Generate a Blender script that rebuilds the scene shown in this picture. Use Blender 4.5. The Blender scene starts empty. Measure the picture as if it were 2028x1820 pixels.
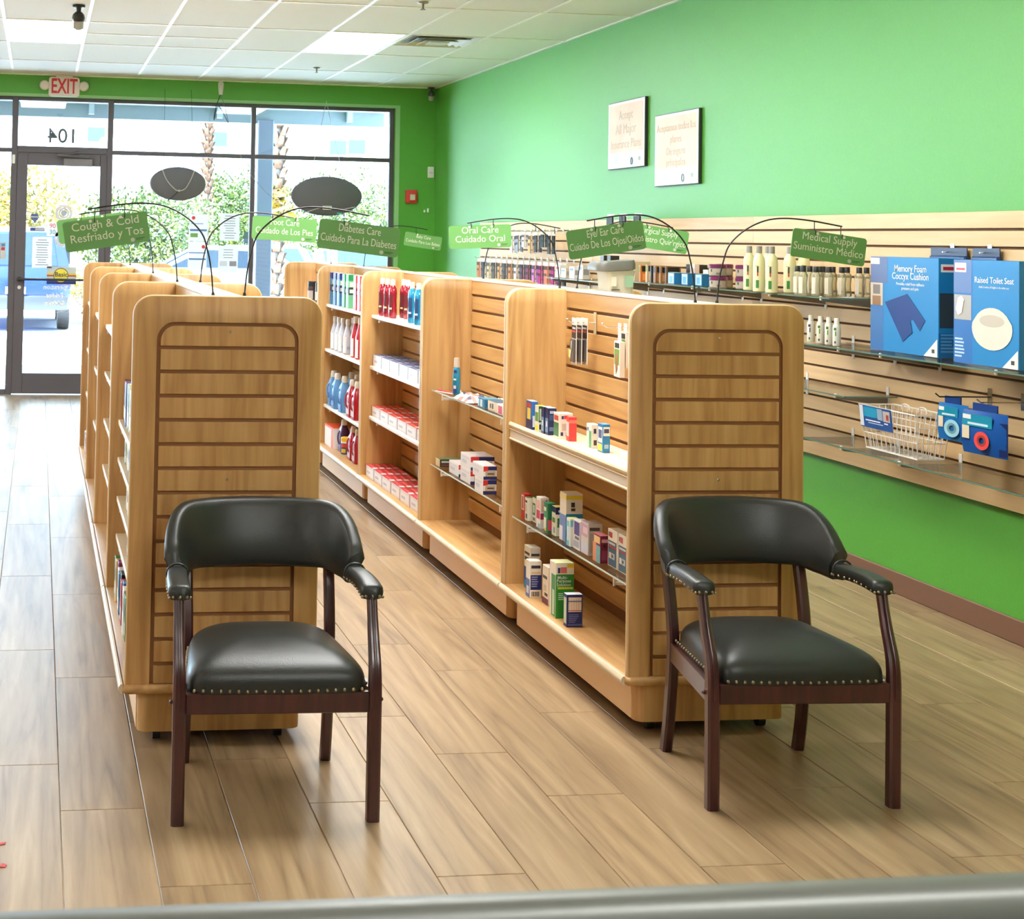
import bpy, bmesh, math, random
from mathutils import Vector, Matrix
random.seed(7)
S = bpy.context.scene
COL = S.collection
PI = math.pi

# ------------------------------------------------------------------ camera, sky, sun, exposure
cam_d = bpy.data.cameras.new('camera')
cam = bpy.data.objects.new('camera', cam_d)
COL.objects.link(cam)
S.camera = cam
cam_d.sensor_fit = 'HORIZONTAL'
cam_d.sensor_width = 36.0
cam_d.lens = 3012 / 2028 * 36.0
cam_d.shift_x = (1014 - 492.92) / 2028
cam_d.shift_y = (346.97 - 910) / 2028
cam_d.clip_start = 0.05
cam_d.clip_end = 400
cam_d.dof.use_dof = True
cam_d.dof.focus_distance = 5.2
cam_d.dof.aperture_fstop = 17.0
CAM_H = 1.56
def aim(pitch, yaw, roll):
    cy, sy, cp, sp, cr, sr = math.cos(yaw), math.sin(yaw), math.cos(pitch), math.sin(pitch), math.cos(roll), math.sin(roll)
    f = Vector((sy*cp, cy*cp, sp)); r = Vector((cy, -sy, 0)); d = f.cross(r)
    r2 = r*cr + d*sr; d2 = -r*sr + d*cr
    m = Matrix((r2, -d2, -f)).transposed().to_4x4()
    m.translation = (0, 0, CAM_H)
    return m
cam.matrix_world = aim(.0406695, .1362679, -.0208009)

world = bpy.data.worlds.new('sky')
S.world = world
world.use_nodes = True
bg = world.node_tree.nodes['Background']
bg.inputs['Color'].default_value = (.52, .77, 1.0, 1)
bg.inputs['Strength'].default_value = 6.0

sun_d = bpy.data.lights.new('sun', 'SUN')
sun_d.energy = 95.0
sun_d.angle = math.radians(1.0)
sun_d.color = (.62, .82, 1.0)
sun = bpy.data.objects.new('sun', sun_d)
COL.objects.link(sun)
sun.rotation_euler = (math.radians(38), 0, math.radians(-55))

S.view_settings.view_transform = 'Standard'
S.view_settings.look = 'None'
S.view_settings.exposure = 0.6
S.view_settings.gamma = 1.0
S.view_settings.use_curve_mapping = False
S.cycles.max_bounces = 10
S.cycles.diffuse_bounces = 6
S.cycles.glossy_bounces = 4
S.cycles.transparent_max_bounces = 24
S.cycles.caustics_reflective = False
S.cycles.caustics_refractive = False
S.cycles.sample_clamp_indirect = 6.0

LAMP = 19.2          # radiance of the ceiling troffers
LAMPC = (.985, .985, .965)

# ------------------------------------------------------------------ materials
_M = {}
def srgb(r, g, b):
    f = lambda c: (c/255/12.92) if c/255 <= .04045 else ((c/255+.055)/1.055)**2.4
    return (f(r), f(g), f(b), 1)
def newmat(name):
    m = bpy.data.materials.new(name); m.use_nodes = True
    return m, m.node_tree, m.node_tree.nodes['Principled BSDF']
def P(rgb, rough=.5, metal=0, spec=.5, name=None, coat=0, noise=0):
    """plain painted / plastic / print material, cached by colour"""
    key = (tuple(rgb), rough, metal, spec, coat, noise)
    if key in _M: return _M[key]
    m, nt, b = newmat(name or 'paint_%d_%d_%d' % tuple(int(v) for v in rgb))
    b.inputs['Base Color'].default_value = srgb(*rgb)
    b.inputs['Roughness'].default_value = rough
    b.inputs['Metallic'].default_value = metal
    b.inputs['Specular IOR Level'].default_value = spec
    b.inputs['Coat Weight'].default_value = coat
    if noise:
        tc = nt.nodes.new('ShaderNodeTexCoord'); n = nt.nodes.new('ShaderNodeTexNoise')
        n.inputs['Scale'].default_value = noise; n.inputs['Detail'].default_value = 3
        bp = nt.nodes.new('ShaderNodeBump'); bp.inputs['Strength'].default_value = .12; bp.inputs['Distance'].default_value = .004
        nt.links.new(tc.outputs['Object'], n.inputs['Vector'])
        nt.links.new(n.outputs['Fac'], bp.inputs['Height']); nt.links.new(bp.outputs['Normal'], b.inputs['Normal'])
    _M[key] = m
    return m
def ramp(nt, stops):
    r = nt.nodes.new('ShaderNodeValToRGB'); e = r.color_ramp.elements
    while len(e) < len(stops): e.new(.5)
    for k, (p, c) in enumerate(stops): e[k].position = p; e[k].color = c
    return r
def wood(name, stops, scale, rough=.4, bump=.0, ring=3.0, coat=0, vary=.06, spec=.5):
    """wood grain: noise stretched along one local axis, shifted per object"""
    m, nt, b = newmat(name); N, L = nt.nodes.new, nt.links.new
    tc = N('ShaderNodeTexCoord'); oi = N('ShaderNodeObjectInfo')
    ml = N('ShaderNodeVectorMath'); ml.operation = 'SCALE'; ml.inputs[0].default_value = (37, 53, 71)
    L(oi.outputs['Random'], ml.inputs['Scale'])
    ad = N('ShaderNodeVectorMath'); ad.operation = 'ADD'
    L(tc.outputs['Object'], ad.inputs[0]); L(ml.outputs[0], ad.inputs[1])
    mp = N('ShaderNodeMapping'); mp.inputs['Scale'].default_value = scale; L(ad.outputs[0], mp.inputs['Vector'])
    n1 = N('ShaderNodeTexNoise'); n1.inputs['Scale'].default_value = 1.0; n1.inputs['Detail'].default_value = 6; n1.inputs['Roughness'].default_value = .6; n1.inputs['Distortion'].default_value = .8
    L(mp.outputs[0], n1.inputs['Vector'])
    mp2 = N('ShaderNodeMapping'); mp2.inputs['Scale'].default_value = [s*.22 for s in scale]; L(ad.outputs[0], mp2.inputs['Vector'])
    n2 = N('ShaderNodeTexNoise'); n2.inputs['Scale'].default_value = 1.0; n2.inputs['Detail'].default_value = 2; n2.inputs['Distortion'].default_value = 1.5
    L(mp2.outputs[0], n2.inputs['Vector'])
    mu = N('ShaderNodeMath'); mu.operation = 'MULTIPLY_ADD'; mu.inputs[1].default_value = ring; mu.inputs[2].default_value = 0
    L(n2.outputs['Fac'], mu.inputs[0])
    pp = N('ShaderNodeMath'); pp.operation = 'PINGPONG'; pp.inputs[1].default_value = .5; L(mu.outputs[0], pp.inputs[0])
    mx = N('ShaderNodeMath'); mx.operation = 'MULTIPLY_ADD'; mx.inputs[1].default_value = .5; L(pp.outputs[0], mx.inputs[0]); 
    m3 = N('ShaderNodeMath'); m3.operation = 'MULTIPLY_ADD'; m3.inputs[1].default_value = .75; L(n1.outputs['Fac'], m3.inputs[0]); m3.inputs[2].default_value = 0
    L(m3.outputs[0], mx.inputs[2])
    r = ramp(nt, stops); L(mx.outputs[0], r.inputs['Fac'])
    hs = N('ShaderNodeHueSaturation')
    vr = N('ShaderNodeMapRange'); vr.inputs['To Min'].default_value = 1-vary; vr.inputs['To Max'].default_value = 1+vary; L(oi.outputs['Random'], vr.inputs['Value'])
    L(vr.outputs[0], hs.inputs['Value']); L(r.outputs['Color'], hs.inputs['Color'])
    L(hs.outputs[0], b.inputs['Base Color'])
    b.inputs['Roughness'].default_value = rough; b.inputs['Coat Weight'].default_value = coat; b.inputs['Coat Roughness'].default_value = .25; b.inputs['Specular IOR Level'].default_value = spec
    if bump:
        bp = N('ShaderNodeBump'); bp.inputs['Strength'].default_value = bump; bp.inputs['Distance'].default_value = .002
        L(n1.outputs['Fac'], bp.inputs['Height']); L(bp.outputs['Normal'], b.inputs['Normal'])
    return m
def stops(a, bb, c): return [(.28, srgb(*a)), (.5, srgb(*bb)), (.72, srgb(*c))]
MAPLE_V = wood('maple_vertical', stops((172,126,74), (197,153,95), (209,167,110)), (26, 26, 1.6), .42, ring=4)
MAPLE_H = wood('maple_horizontal', stops((182,136,82), (196,152,94), (206,164,107)), (3, 1.8, 28), .42, ring=4)
MAPLE_X = wood('maple_across', stops((172,126,74), (197,153,95), (209,167,110)), (26, 1.6, 26), .42, ring=4)
MAPLE_EDGE = P((208,176,128), .4, name='maple_edge')
WALL_MAPLE = wood('pale_maple_slat', stops((206,170,120), (217,182,132), (225,192,144)), (3, 1.2, 22), .5, ring=3, vary=.03)
SHELF_CREAM = P((224,208,178), .45, name='cream_laminate')
WHITE_LAM = P((238,232,222), .4, name='white_laminate')
PLANK = wood('wood_look_porcelain', [(.25, srgb(116,94,70)), (.42, srgb(146,121,90)), (.6, srgb(160,135,102)), (.78, srgb(174,150,118))], (24, 1.5, 24), .36, bump=.18, ring=4, vary=.05, spec=.36)
GROUT = P((196,174,144), .8, name='grout')
MAHOGANY = wood('mahogany', stops((44,16,18), (60,24,26), (74,32,32)), (40, 40, 3), .28, coat=.4)
LEATHER = P((33,37,35), .40, spec=.55, name='black_leather', noise=260)
BRASS = P((150,138,112), .35, .9, name='antique_nail')
CHROME = P((215,215,215), .22, 1, name='chrome')
BLACK_METAL = P((28,28,30), .4, name='black_metal')
BLACK = P((22,22,24), .5)
DARK_FRAME = P((88,84,90), .45, .2, name='hazed_bronze_aluminium')  # lightened grey, haze at the window put into the colour
WHITE = P((240,240,238), .5)
WIRE_WHITE = P((238,232,222), .4, name='white_wire')
def glass(name, tint=(1,1,1), rough=0.0, refl=1.0, body=0):
    m = bpy.data.materials.new(name); m.use_nodes = True; nt = m.node_tree; nt.nodes.clear(); N, L = nt.nodes.new, nt.links.new
    o = N('ShaderNodeOutputMaterial'); mx = N('ShaderNodeMixShader'); t = N('ShaderNodeBsdfTransparent'); g = N('ShaderNodeBsdfGlossy'); f = N('ShaderNodeFresnel')
    t.inputs['Color'].default_value = (*tint, 1); g.inputs['Roughness'].default_value = rough; f.inputs['IOR'].default_value = 1.45
    mu = N('ShaderNodeMath'); mu.operation = 'MULTIPLY'; mu.inputs[1].default_value = refl
    L(f.outputs[0], mu.inputs[0]); L(mu.outputs[0], mx.inputs[0]); L(t.outputs[0], mx.inputs[1]); L(g.outputs[0], mx.inputs[2])
    L(mx.outputs[0], o.inputs['Surface'])
    return m
PANE = glass('window_glass', (.97, .985, .98))
SHELF_GLASS = glass('shelf_glass', (.985, .995, .99), 0, .45)
SHELF_EDGE = P((96,128,112), .15, name='glass_edge')
CLEAR_OIL = glass('clear_bottle', (.995, .985, .93), .05)
_nt = CLEAR_OIL.node_tree; _d = _nt.nodes.new('ShaderNodeBsdfDiffuse'); _d.inputs['Color'].default_value = srgb(248,242,206); _m = _nt.nodes.new('ShaderNodeMixShader'); _m.inputs[0].default_value = .26
_o = _nt.nodes['Material Output']; _src = _o.inputs['Surface'].links[0].from_socket
_nt.links.new(_src, _m.inputs[1]); _nt.links.new(_d.outputs[0], _m.inputs[2]); _nt.links.new(_m.outputs[0], _o.inputs['Surface'])
def emit(name, rgb, s):
    m = bpy.data.materials.new(name); m.use_nodes = True; nt = m.node_tree; nt.nodes.clear()
    o = nt.nodes.new('ShaderNodeOutputMaterial'); e = nt.nodes.new('ShaderNodeEmission')
    e.inputs['Color'].default_value = (*rgb, 1); e.inputs['Strength'].default_value = s
    nt.links.new(e.outputs[0], o.inputs['Surface']); return m
LAMP_M = emit('troffer_diffuser', LAMPC, LAMP)
def noisy(name, c1, c2, scale, rough=.8, bump=0):
    m, nt, b = newmat(name); N, L = nt.nodes.new, nt.links.new
    tc = N('ShaderNodeTexCoord'); n = N('ShaderNodeTexNoise'); n.inputs['Scale'].default_value = scale; n.inputs['Detail'].default_value = 4
    L(tc.outputs['Object'], n.inputs['Vector']); r = ramp(nt, [(.3, srgb(*c1)), (.7, srgb(*c2))]); L(n.outputs['Fac'], r.inputs['Fac'])
    L(r.outputs['Color'], b.inputs['Base Color']); b.inputs['Roughness'].default_value = rough
    if bump:
        bp = N('ShaderNodeBump'); bp.inputs['Strength'].default_value = bump; bp.inputs['Distance'].default_value = .003
        L(n.outputs['Fac'], bp.inputs['Height']); L(bp.outputs['Normal'], b.inputs['Normal'])
    return m
GREEN_WALL = noisy('green_wall_paint', (86,163,57), (90,167,61), 90, .5, .08)
CEIL_TILE = noisy('acoustic_tile', (242,243,243), (249,250,250), 160, .9, .1)
CEIL_GRID = P((254,254,254), .4)
SIGN_GREEN = P((112,172,98), .5, name='sign_green')
SIGN_TEXT = P((236,240,226), .5)

# ------------------------------------------------------------------ mesh and object helpers
class MB:
    def __init__(s): s.v, s.f, s.m = [], [], []
    def add(s, vs, fs, mi=0):
        o = len(s.v); s.v += [tuple(v) for v in vs]
        for k, f in enumerate(fs): s.f.append([i+o for i in f]); s.m.append(mi if isinstance(mi, int) else mi[k])
        return s
    def box(s, x0, x1, y0, y1, z0, z1, mi=0):
        return s.add([(x0,y0,z0),(x1,y0,z0),(x1,y1,z0),(x0,y1,z0),(x0,y0,z1),(x1,y0,z1),(x1,y1,z1),(x0,y1,z1)],
              [(0,3,2,1),(4,5,6,7),(0,1,5,4),(1,2,6,5),(2,3,7,6),(3,0,4,7)], mi)
    def bbox(s, x0, x1, y0, y1, z0, z1, bev=.004, seg=2, mi=0):
        bm = bmesh.new(); bmesh.ops.create_cube(bm, size=1)
        for v in bm.verts: v.co = ((x0+x1)/2+v.co.x*(x1-x0), (y0+y1)/2+v.co.y*(y1-y0), (z0+z1)/2+v.co.z*(z1-z0))
        bmesh.ops.bevel(bm, geom=bm.edges[:], offset=min(bev, .49*min(x1-x0, y1-y0, z1-z0)), segments=seg, affect='EDGES', profile=.5)
        bm.verts.index_update(); s.add([v.co[:] for v in bm.verts], [[v.index for v in f.verts] for f in bm.faces], mi); bm.free(); return s
    def lathe(s, prof, n=16, sx=1, sy=1, c=(0,0,0), mi=0, cap=True):
        vs, fs = [], []
        for r, z in prof:
            for k in range(n):
                a = 2*PI*k/n; vs.append((c[0]+r*sx*math.cos(a), c[1]+r*sy*math.sin(a), c[2]+z))
        for j in range(len(prof)-1):
            for k in range(n): fs.append((j*n+k, j*n+(k+1)%n, (j+1)*n+(k+1)%n, (j+1)*n+k))
        if cap: fs.append(tuple(range(n-1, -1, -1))); fs.append(tuple((len(prof)-1)*n+k for k in range(n)))
        return s.add(vs, fs, mi)
    def tube(s, pts, r, n=8, mi=0, closed=False):
        pts = [Vector(p) for p in pts]; R = r if isinstance(r, (list, tuple)) else [r]*len(pts)
        vs, fs = [], []; up = None
        for i, p in enumerate(pts):
            if closed: t = pts[(i+1) % len(pts)]-pts[i-1]
            else: t = pts[min(i+1, len(pts)-1)]-pts[max(i-1, 0)]
            t.normalize()
            if up is None: up = Vector((0,0,1)) if abs(t.z) < .9 else Vector((1,0,0))
            a = t.cross(up); a.normalize(); b = a.cross(t); b.normalize(); up = b
            for k in range(n):
                w = 2*PI*k/n; vs.append(p+(a*math.cos(w)+b*math.sin(w))*R[i])
        m = len(pts)
        for j in range(m if closed else m-1):
            for k in range(n): fs.append((j*n+k, ((j+1)%m)*n+k, ((j+1)%m)*n+(k+1)%n, j*n+(k+1)%n))
        if not closed: fs.append(tuple(range(n))); fs.append(tuple((m-1)*n+k for k in range(n-1, -1, -1)))
        return s.add(vs, fs, mi)
    def prism(s, out, axis, a, b, mi=0):
        """extrude a 2D outline along axis; outline coords are the two other axes in xyz order"""
        def mk(p, d): return {'x': (d, p[0], p[1]), 'y': (p[0], d, p[1]), 'z': (p[0], p[1], d)}[axis]
        n = len(out); vs = [mk(p, a) for p in out]+[mk(p, b) for p in out]
        fs = [tuple(range(n-1, -1, -1)), tuple(range(n, 2*n))]+[(k, (k+1) % n, n+(k+1) % n, n+k) for k in range(n)]
        return s.add(vs, fs, mi)
    def quad(s, a, b, c, d, mi=0): return s.add([a, b, c, d], [(0,1,2,3)], mi)
    def ball(s, c, r, mi=0, seg=8, ring=6, sc=(1,1,1)):
        pr = [(r*math.sin(PI*k/ring)+1e-5, -r*math.cos(PI*k/ring)) for k in range(ring+1)]
        return s.lathe([(p, z*sc[2]) for p, z in pr], seg, sc[0], sc[1], c, mi)
    def mesh(s, name, mats, smooth=None):
        me = bpy.data.meshes.new(name); me.from_pydata(s.v, [], s.f)
        for m in (mats if isinstance(mats, (list, tuple)) else [mats]): me.materials.append(m)
        me.polygons.foreach_set('material_index', s.m)
        bm = bmesh.new(); bm.from_mesh(me); bmesh.ops.recalc_face_normals(bm, faces=bm.faces[:]); bm.to_mesh(me); bm.free()
        if smooth:
            me.polygons.foreach_set('use_smooth', [True]*len(me.polygons)); me.set_sharp_from_angle(angle=math.radians(smooth))
        me.update(); return me
def obj(name, me, parent=None, loc=(0,0,0), rot=(0,0,0), scale=None):
    o = bpy.data.objects.new(name, me); COL.objects.link(o)
    o.location = loc; o.rotation_euler = rot
    if scale: o.scale = scale
    if parent: o.parent = parent
    return o
def tag(o, label, cat, group=None):
    o['label'] = label; o['category'] = cat
    if group: o['group'] = group
    return o
def thing(name, label, cat, loc=(0,0,0), rz=0, group=None, rot=None):
    o = obj(name, None, None, loc, rot or (0,0,rz)); o.empty_display_size = .05
    return tag(o, label, cat, group)
def struct(o): o['kind'] = 'structure'; return o
def stuff(o): o['kind'] = 'stuff'; return o
_T = {}
def text_me(body, size, mat, ext=.0004, align='CENTER', sx=1.0, space=1.0, bold=0):
    key = (body, size, mat.name, align, sx, space, bold, ext)
    if key in _T: return _T[key]
    c = bpy.data.curves.new('lettering', 'FONT'); c.body = body; c.size = size; c.align_x = align; c.align_y = 'CENTER'
    c.extrude = ext; c.space_line = space; c.resolution_u = 3; c.offset = bold
    o = bpy.data.objects.new('tmp', c); COL.objects.link(o); bpy.context.view_layer.update()
    me = bpy.data.meshes.new_from_object(o.evaluated_get(bpy.context.evaluated_depsgraph_get()))
    bpy.data.objects.remove(o); bpy.data.curves.remove(c)
    if sx != 1: me.transform(Matrix.Diagonal((sx, 1, 1, 1)))
    me.materials.clear(); me.materials.append(mat); me.name = 'lettering'
    _T[key] = me; return me
ROT_FRONT = (PI/2, 0, 0)          # text facing -Y
ROT_LEFT = (PI/2, 0, -PI/2)       # text facing -X
ROT_WALL = ROT_LEFT
def rrect(x0, x1, z0, z1, r, n=8, corners=(1,1,1,1)):
    """outline, anticlockwise from bottom left; corners bl, br, tr, tl"""
    o = []
    for (cx, cz, a0), on in zip(((x0+r, z0+r, PI), (x1-r, z0+r, 1.5*PI), (x1-r, z1-r, 0), (x0+r, z1-r, .5*PI)), corners):
        if on: o += [(cx+r*math.cos(a0+.5*PI*k/n), cz+r*math.sin(a0+.5*PI*k/n)) for k in range(n+1)]
        else: o.append({PI: (x0, z0), 1.5*PI: (x1, z0), 0: (x1, z1), .5*PI: (x0, z1)}[a0])
    return o
ORD = ['first', 'second', 'third', 'fourth', 'fifth', 'sixth', 'seventh', 'eighth', 'ninth', 'tenth', 'eleventh', 'twelfth', 'thirteenth', 'fourteenth', 'fifteenth', 'sixteenth', 'seventeenth', 'eighteenth', 'nineteenth', 'twentieth', 'twenty-first', 'twenty-second', 'twenty-third', 'twenty-fourth', 'twenty-fifth', 'twenty-sixth']
NUM = ['zero', 'one', 'two', 'three', 'four', 'five', 'six', 'seven', 'eight', 'nine', 'ten', 'eleven', 'twelve', 'thirteen', 'fourteen']

# ------------------------------------------------------------------ room shell
XL, XR, YB, YW, ZC = -7.6, 3.915, -3.2, 14.82, 3.09
floor = struct(obj('floor', MB().box(XL, XR+.1, YB, YW+.1, -.06, -.004).mesh('floor', GROUT)))
PW, PL, PX0 = .2275, 1.240, .0985
offs = (4.205, 3.70, 4.57)
pm = {}
def plank_mesh(w, l):
    k = (round(w, 3), round(l, 3))
    if k not in pm: pm[k] = MB().bbox(-w/2, w/2, -l/2, l/2, -.012, 0, .0012, 1).mesh('plank', PLANK)
    return pm[k]
rest = MB()
nplank = 0
for c in range(-34, 17):
    x0, x1 = PX0+c*PW+.0015, PX0+(c+1)*PW-.0015
    if x0 > XR-.01 or x1 < XL: continue
    x1 = min(x1, XR-.002)
    y = offs[c % 3]-8*PL
    while y < YW:
        a, b = max(y+.0015, YB), min(y+PL-.0015, YW-.01)
        if b-a > .05:
            # planks the photograph can see are pieces of their own, the rest are one part
            if x1 > -.62 and b > 3.35 and not (x1 > 0.32 and x0 < .86 and a > 5.2 and b < 9.9):
                obj('plank', plank_mesh(x1-x0, b-a), floor, ((x0+x1)/2, (a+b)/2, 0)); nplank += 1
            else: rest.box(x0, x1, a, b, -.012, 0)
        y += PL
stuff(obj('outlying_planks', rest.mesh('outlying_planks', PLANK), floor))

# ceiling: backing slab, tee grid, lay-in tiles, troffers
ceiling = struct(obj('ceiling', MB().box(XL, XR+.1, YB, YW+.1, ZC+.02, ZC+.1).mesh('ceiling', CEIL_GRID)))
GX = [.31+.595*k for k in range(-14, 7)]
GX = [x for x in GX if XL < x < XR-.1]
GY = [9.685+1.30*k for k in range(-10, 4)]
GY = [y for y in GY if YB < y < YW-.1]
g = MB()
for x in GX: g.box(x-.012, x+.012, YB, YW, ZC-.004, ZC+.004)
for y in GY: g.box(XL, XR, y-.012, y+.012, ZC-.0045, ZC+.004)
g.box(XR-.022, XR, YB, YW, ZC-.006, ZC+.004); g.box(XL, XR, YW-.022, YW, ZC-.006, ZC+.004)
colx = [XL]+GX+[XR]; rowy = [YB]+GY+[YW]
def near(v, L): return min(range(len(L)), key=lambda k: abs(L[k]-v))
lamp_cols = [near(-5.045, colx), near(-2.665, colx), near(-.285, colx), near(2.095, colx)]
added_cols = [near(-5.64, colx), near(-3.855, colx), near(.905, colx), near(1.5, colx)]  # unseen light columns, added to brighten the shelf bays and spare the left floor
lamp_rows = [near(y, rowy) for y in (10.985, 7.085, 4.485, -.715)]  # first row is in view, the others are unseen and placed for their light
vent_cell = (near(2.69, colx), near(10.985, rowy))
split = {(near(.31, colx), near(10.985, rowy)), (near(.905, colx), near(10.985, rowy)), vent_cell}
tm = {}
def tile(x0, x1, y0, y1):
    w, l = x1-x0-.018, y1-y0-.018; k = (round(w, 2), round(l, 2))
    if k not in tm: tm[k] = MB().bbox(-w/2, w/2, -l/2, l/2, .001, .016, .003, 1).mesh('ceiling_tile', CEIL_TILE)
    obj('ceiling_tile', tm[k], ceiling, ((x0+x1)/2, (y0+y1)/2, ZC))
lamps = []
for i in range(len(colx)-1):
    for j in range(len(rowy)-1):
        x0, x1, y0, y1 = colx[i], colx[i+1], rowy[j], rowy[j+1]
        if x1-x0 < .04 or y1-y0 < .04: continue
        if (i in (lamp_cols if j == lamp_rows[0] else added_cols)) and j in lamp_rows: lamps.append((x0, x1, y0, y1)); continue
        if (i, j) in split:
            ym = (y0+y1)/2
            g.box(x0, x1, ym-.012, ym+.012, ZC-.0045, ZC+.004)
            if (i, j) != vent_cell: tile(x0, x1, y0, ym)
            tile(x0, x1, ym, y1)
        else: tile(x0, x1, y0, y1)
obj('tee_grid', g.mesh('tee_grid', CEIL_GRID), ceiling)
for k, (x0, x1, y0, y1) in enumerate(lamps):
    vis = y0 > 10 and x0 > -.5
    lab = ('lit ceiling light panel above the exit door' if x0 < 1 else 'lit ceiling light panel next to the square air vent') if vis else 'unseen ceiling light panel added to light the shop'
    t = thing('ceiling_light', lab, 'ceiling light', ((x0+x1)/2, (y0+y1)/2, ZC), 0, 'ceiling light panels')
    w, l = (x1-x0)/2, (y1-y0)/2
    f = MB(); o, i_ = [(-w+.013, -l+.013), (w-.013, -l+.013), (w-.013, l-.013), (-w+.013, l-.013)], [(-w+.03, -l+.03), (w-.03, -l+.03), (w-.03, l-.03), (-w+.03, l-.03)]
    for q in range(4):
        n = (q+1) % 4; f.add([(*o[q], -.003), (*o[n], -.003), (*i_[n], -.003), (*i_[q], -.003), (*o[q], .012), (*o[n], .012), (*i_[n], .012), (*i_[q], .012)], [(0,1,2,3), (0,1,5,4), (3,2,6,7), (4,5,6,7)])
    obj('frame', f.mesh('frame', CEIL_GRID), t)
    obj('diffuser', MB().box(-w+.03, w-.03, -l+.03, l-.03, .001, .006).mesh('diffuser', LAMP_M), t)
# square air vent
vx0, vx1, vy0 = colx[vent_cell[0]], colx[vent_cell[0]+1], rowy[vent_cell[1]]; vy1 = vy0+.65
t = thing('air_vent', 'square louvred air vent in the white ceiling', 'air vent', ((vx0+vx1)/2, (vy0+vy1)/2, ZC))
VG = P((214,214,206), .5)
obj('backing', MB().box(-.27, .27, -.29, .29, .012, .016).mesh('backing', P((120,120,112), .7)), t)
for q, (h, z0, z1) in enumerate(((.28, -.004, .006), (.205, -.012, .004), (.13, -.018, 0))):
    f = MB(); hy = h*1.07; w = .05
    o = [(-h, -hy), (h, -hy), (h, hy), (-h, hy)]; i_ = [(-h+w, -hy+w), (h-w, -hy+w), (h-w, hy-w), (-h+w, hy-w)]
    for e in range(4):
        n = (e+1) % 4; f.add([(*o[e], z0), (*o[n], z0), (*i_[n], z1+.008), (*i_[e], z1+.008), (*o[e], z0+.003), (*o[n], z0+.003), (*i_[n], z1+.011), (*i_[e], z1+.011)], [(0,1,2,3), (4,5,6,7), (0,1,5,4), (3,2,6,7)])
    obj('louvre', f.mesh('louvre', VG), t)
obj('louvre', MB().box(-.075, .075, -.08, .08, -.02, -.012).mesh('louvre', VG), t)

# walls
struct(obj('wall_right', MB().box(XR, XR+.12, YB, YW+.1, 0, ZC+.02).mesh('wall_right', GREEN_WALL)))
struct(obj('wall_left', MB().box(XL-.12, XL, YB, YW+.1, 0, ZC+.02).mesh('wall_left', P((232,230,224), .7))))  # unseen; set farther out and white to throw more light back
struct(obj('wall_back', MB().box(XL, XR, YB-.12, YB, 0, ZC+.02).mesh('wall_back', P((226,222,212), .7))))
bb = struct(obj('baseboard_right', MB().bbox(XR-.012, XR, YB, YW, 0, .10, .004, 1).mesh('baseboard_right', P((122,88,68), .5))))
# window wall: openings from WX0 to WX1
WX0, WX1, WZ1 = -6.9, 3.50, 2.875
w = MB(); w.box(XL, XR, YW, YW+.14, WZ1, ZC+.02); w.box(WX1, XR, YW, YW+.14, 0, WZ1); w.box(XL, WX0, YW, YW+.14, 0, WZ1)
struct(obj('wall_front', w.mesh('wall_front', GREEN_WALL)))
fy0, fy1 = YW+.05, YW+.11
def frame_bars(name, bars):
    m = MB()
    for x0, x1, z0, z1 in bars: m.bbox(x0, x1, fy0, fy1, z0, z1, .004, 1)
    return struct(obj(name, m.mesh(name, DARK_FRAME, 30)))
def pane(parent, x0, x1, z0, z1): obj('pane', MB().box(x0, x1, fy0+.027, fy0+.033, z0, z1).mesh('pane', PANE), parent)
head = (2.84, 2.875)
f = frame_bars('window_1', [(.64, .695, 0, 2.875), (2.055, 2.10, 0, 2.875), (3.455, 3.50, 0, 2.875), (.695, 2.055, *head), (2.10, 3.455, *head), (.695, 2.055, 2.335, 2.378), (2.10, 3.455, 2.335, 2.378), (.695, 2.055, 0, .10), (2.10, 3.455, 0, .10)])
for x0, x1 in ((.695, 2.055), (2.10, 3.455)):
    pane(f, x0, x1, 2.378, 2.84); pane(f, x0, x1, .10, 2.335)
mul = [(-1.75, -1.70), (-3.45, -3.40), (-5.15, -5.10), (WX0, WX0+.045)]; bays = [(-1.70, -.285), (-3.40, -1.75), (-5.10, -3.45), (WX0+.045, -5.15)]  # bays beyond the first are unseen, added for more daylight on shelves and ceiling
f2 = frame_bars('window_2', [(-.285, -.225, 0, 2.875)]+[(a, b, 0, 2.875) for a, b in mul]+[q for a, b in bays for q in ((a, b, *head), (a, b, 2.335, 2.378), (a, b, 0, .05))])
for x0, x1 in bays:
    pane(f2, x0, x1, 2.378, 2.84); pane(f2, x0, x1, .05, 2.335)
f3 = frame_bars('window_3', [(-.225, .64, *head), (-.225, .64, 2.335, 2.40)])
pane(f3, -.225, .64, 2.40, 2.84)
# glazed door
d = struct(obj('door_1', MB().bbox(-.225, -.125, fy0, fy1, .01, 2.335, .004, 1).bbox(.575, .64, fy0, fy1, .01, 2.335, .004, 1).bbox(-.125, .575, fy0, fy1, 2.215, 2.335, .004, 1).bbox(-.125, .575, fy0, fy1, .01, .205, .004, 1).mesh('door_1', DARK_FRAME, 30)))
pane(d, -.125, .575, .205, 2.215)
obj('push_bar', MB().bbox(-.20, .61, fy0-.06, fy0-.035, 1.098, 1.122, .006, 2).bbox(-.19, -.16, fy0-.04, fy0, 1.09, 1.13, .004, 1).bbox(.58, .61, fy0-.04, fy0, 1.09, 1.13, .004, 1).mesh('push_bar', BLACK_METAL, 30), d)
obj('lock_cylinder', MB().lathe([(.018, 0), (.018, .008), (.012, .012)], 16).mesh('lock_cylinder', P((215,210,214), .35)), d, (-.175, fy0, 1.03), (PI/2, 0, 0))
cl = obj('door_closer', MB().bbox(.22, .50, fy0-.06, fy0, 2.21, 2.285, .008, 2).mesh('door_closer', P((120,118,122), .4)), d)
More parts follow.
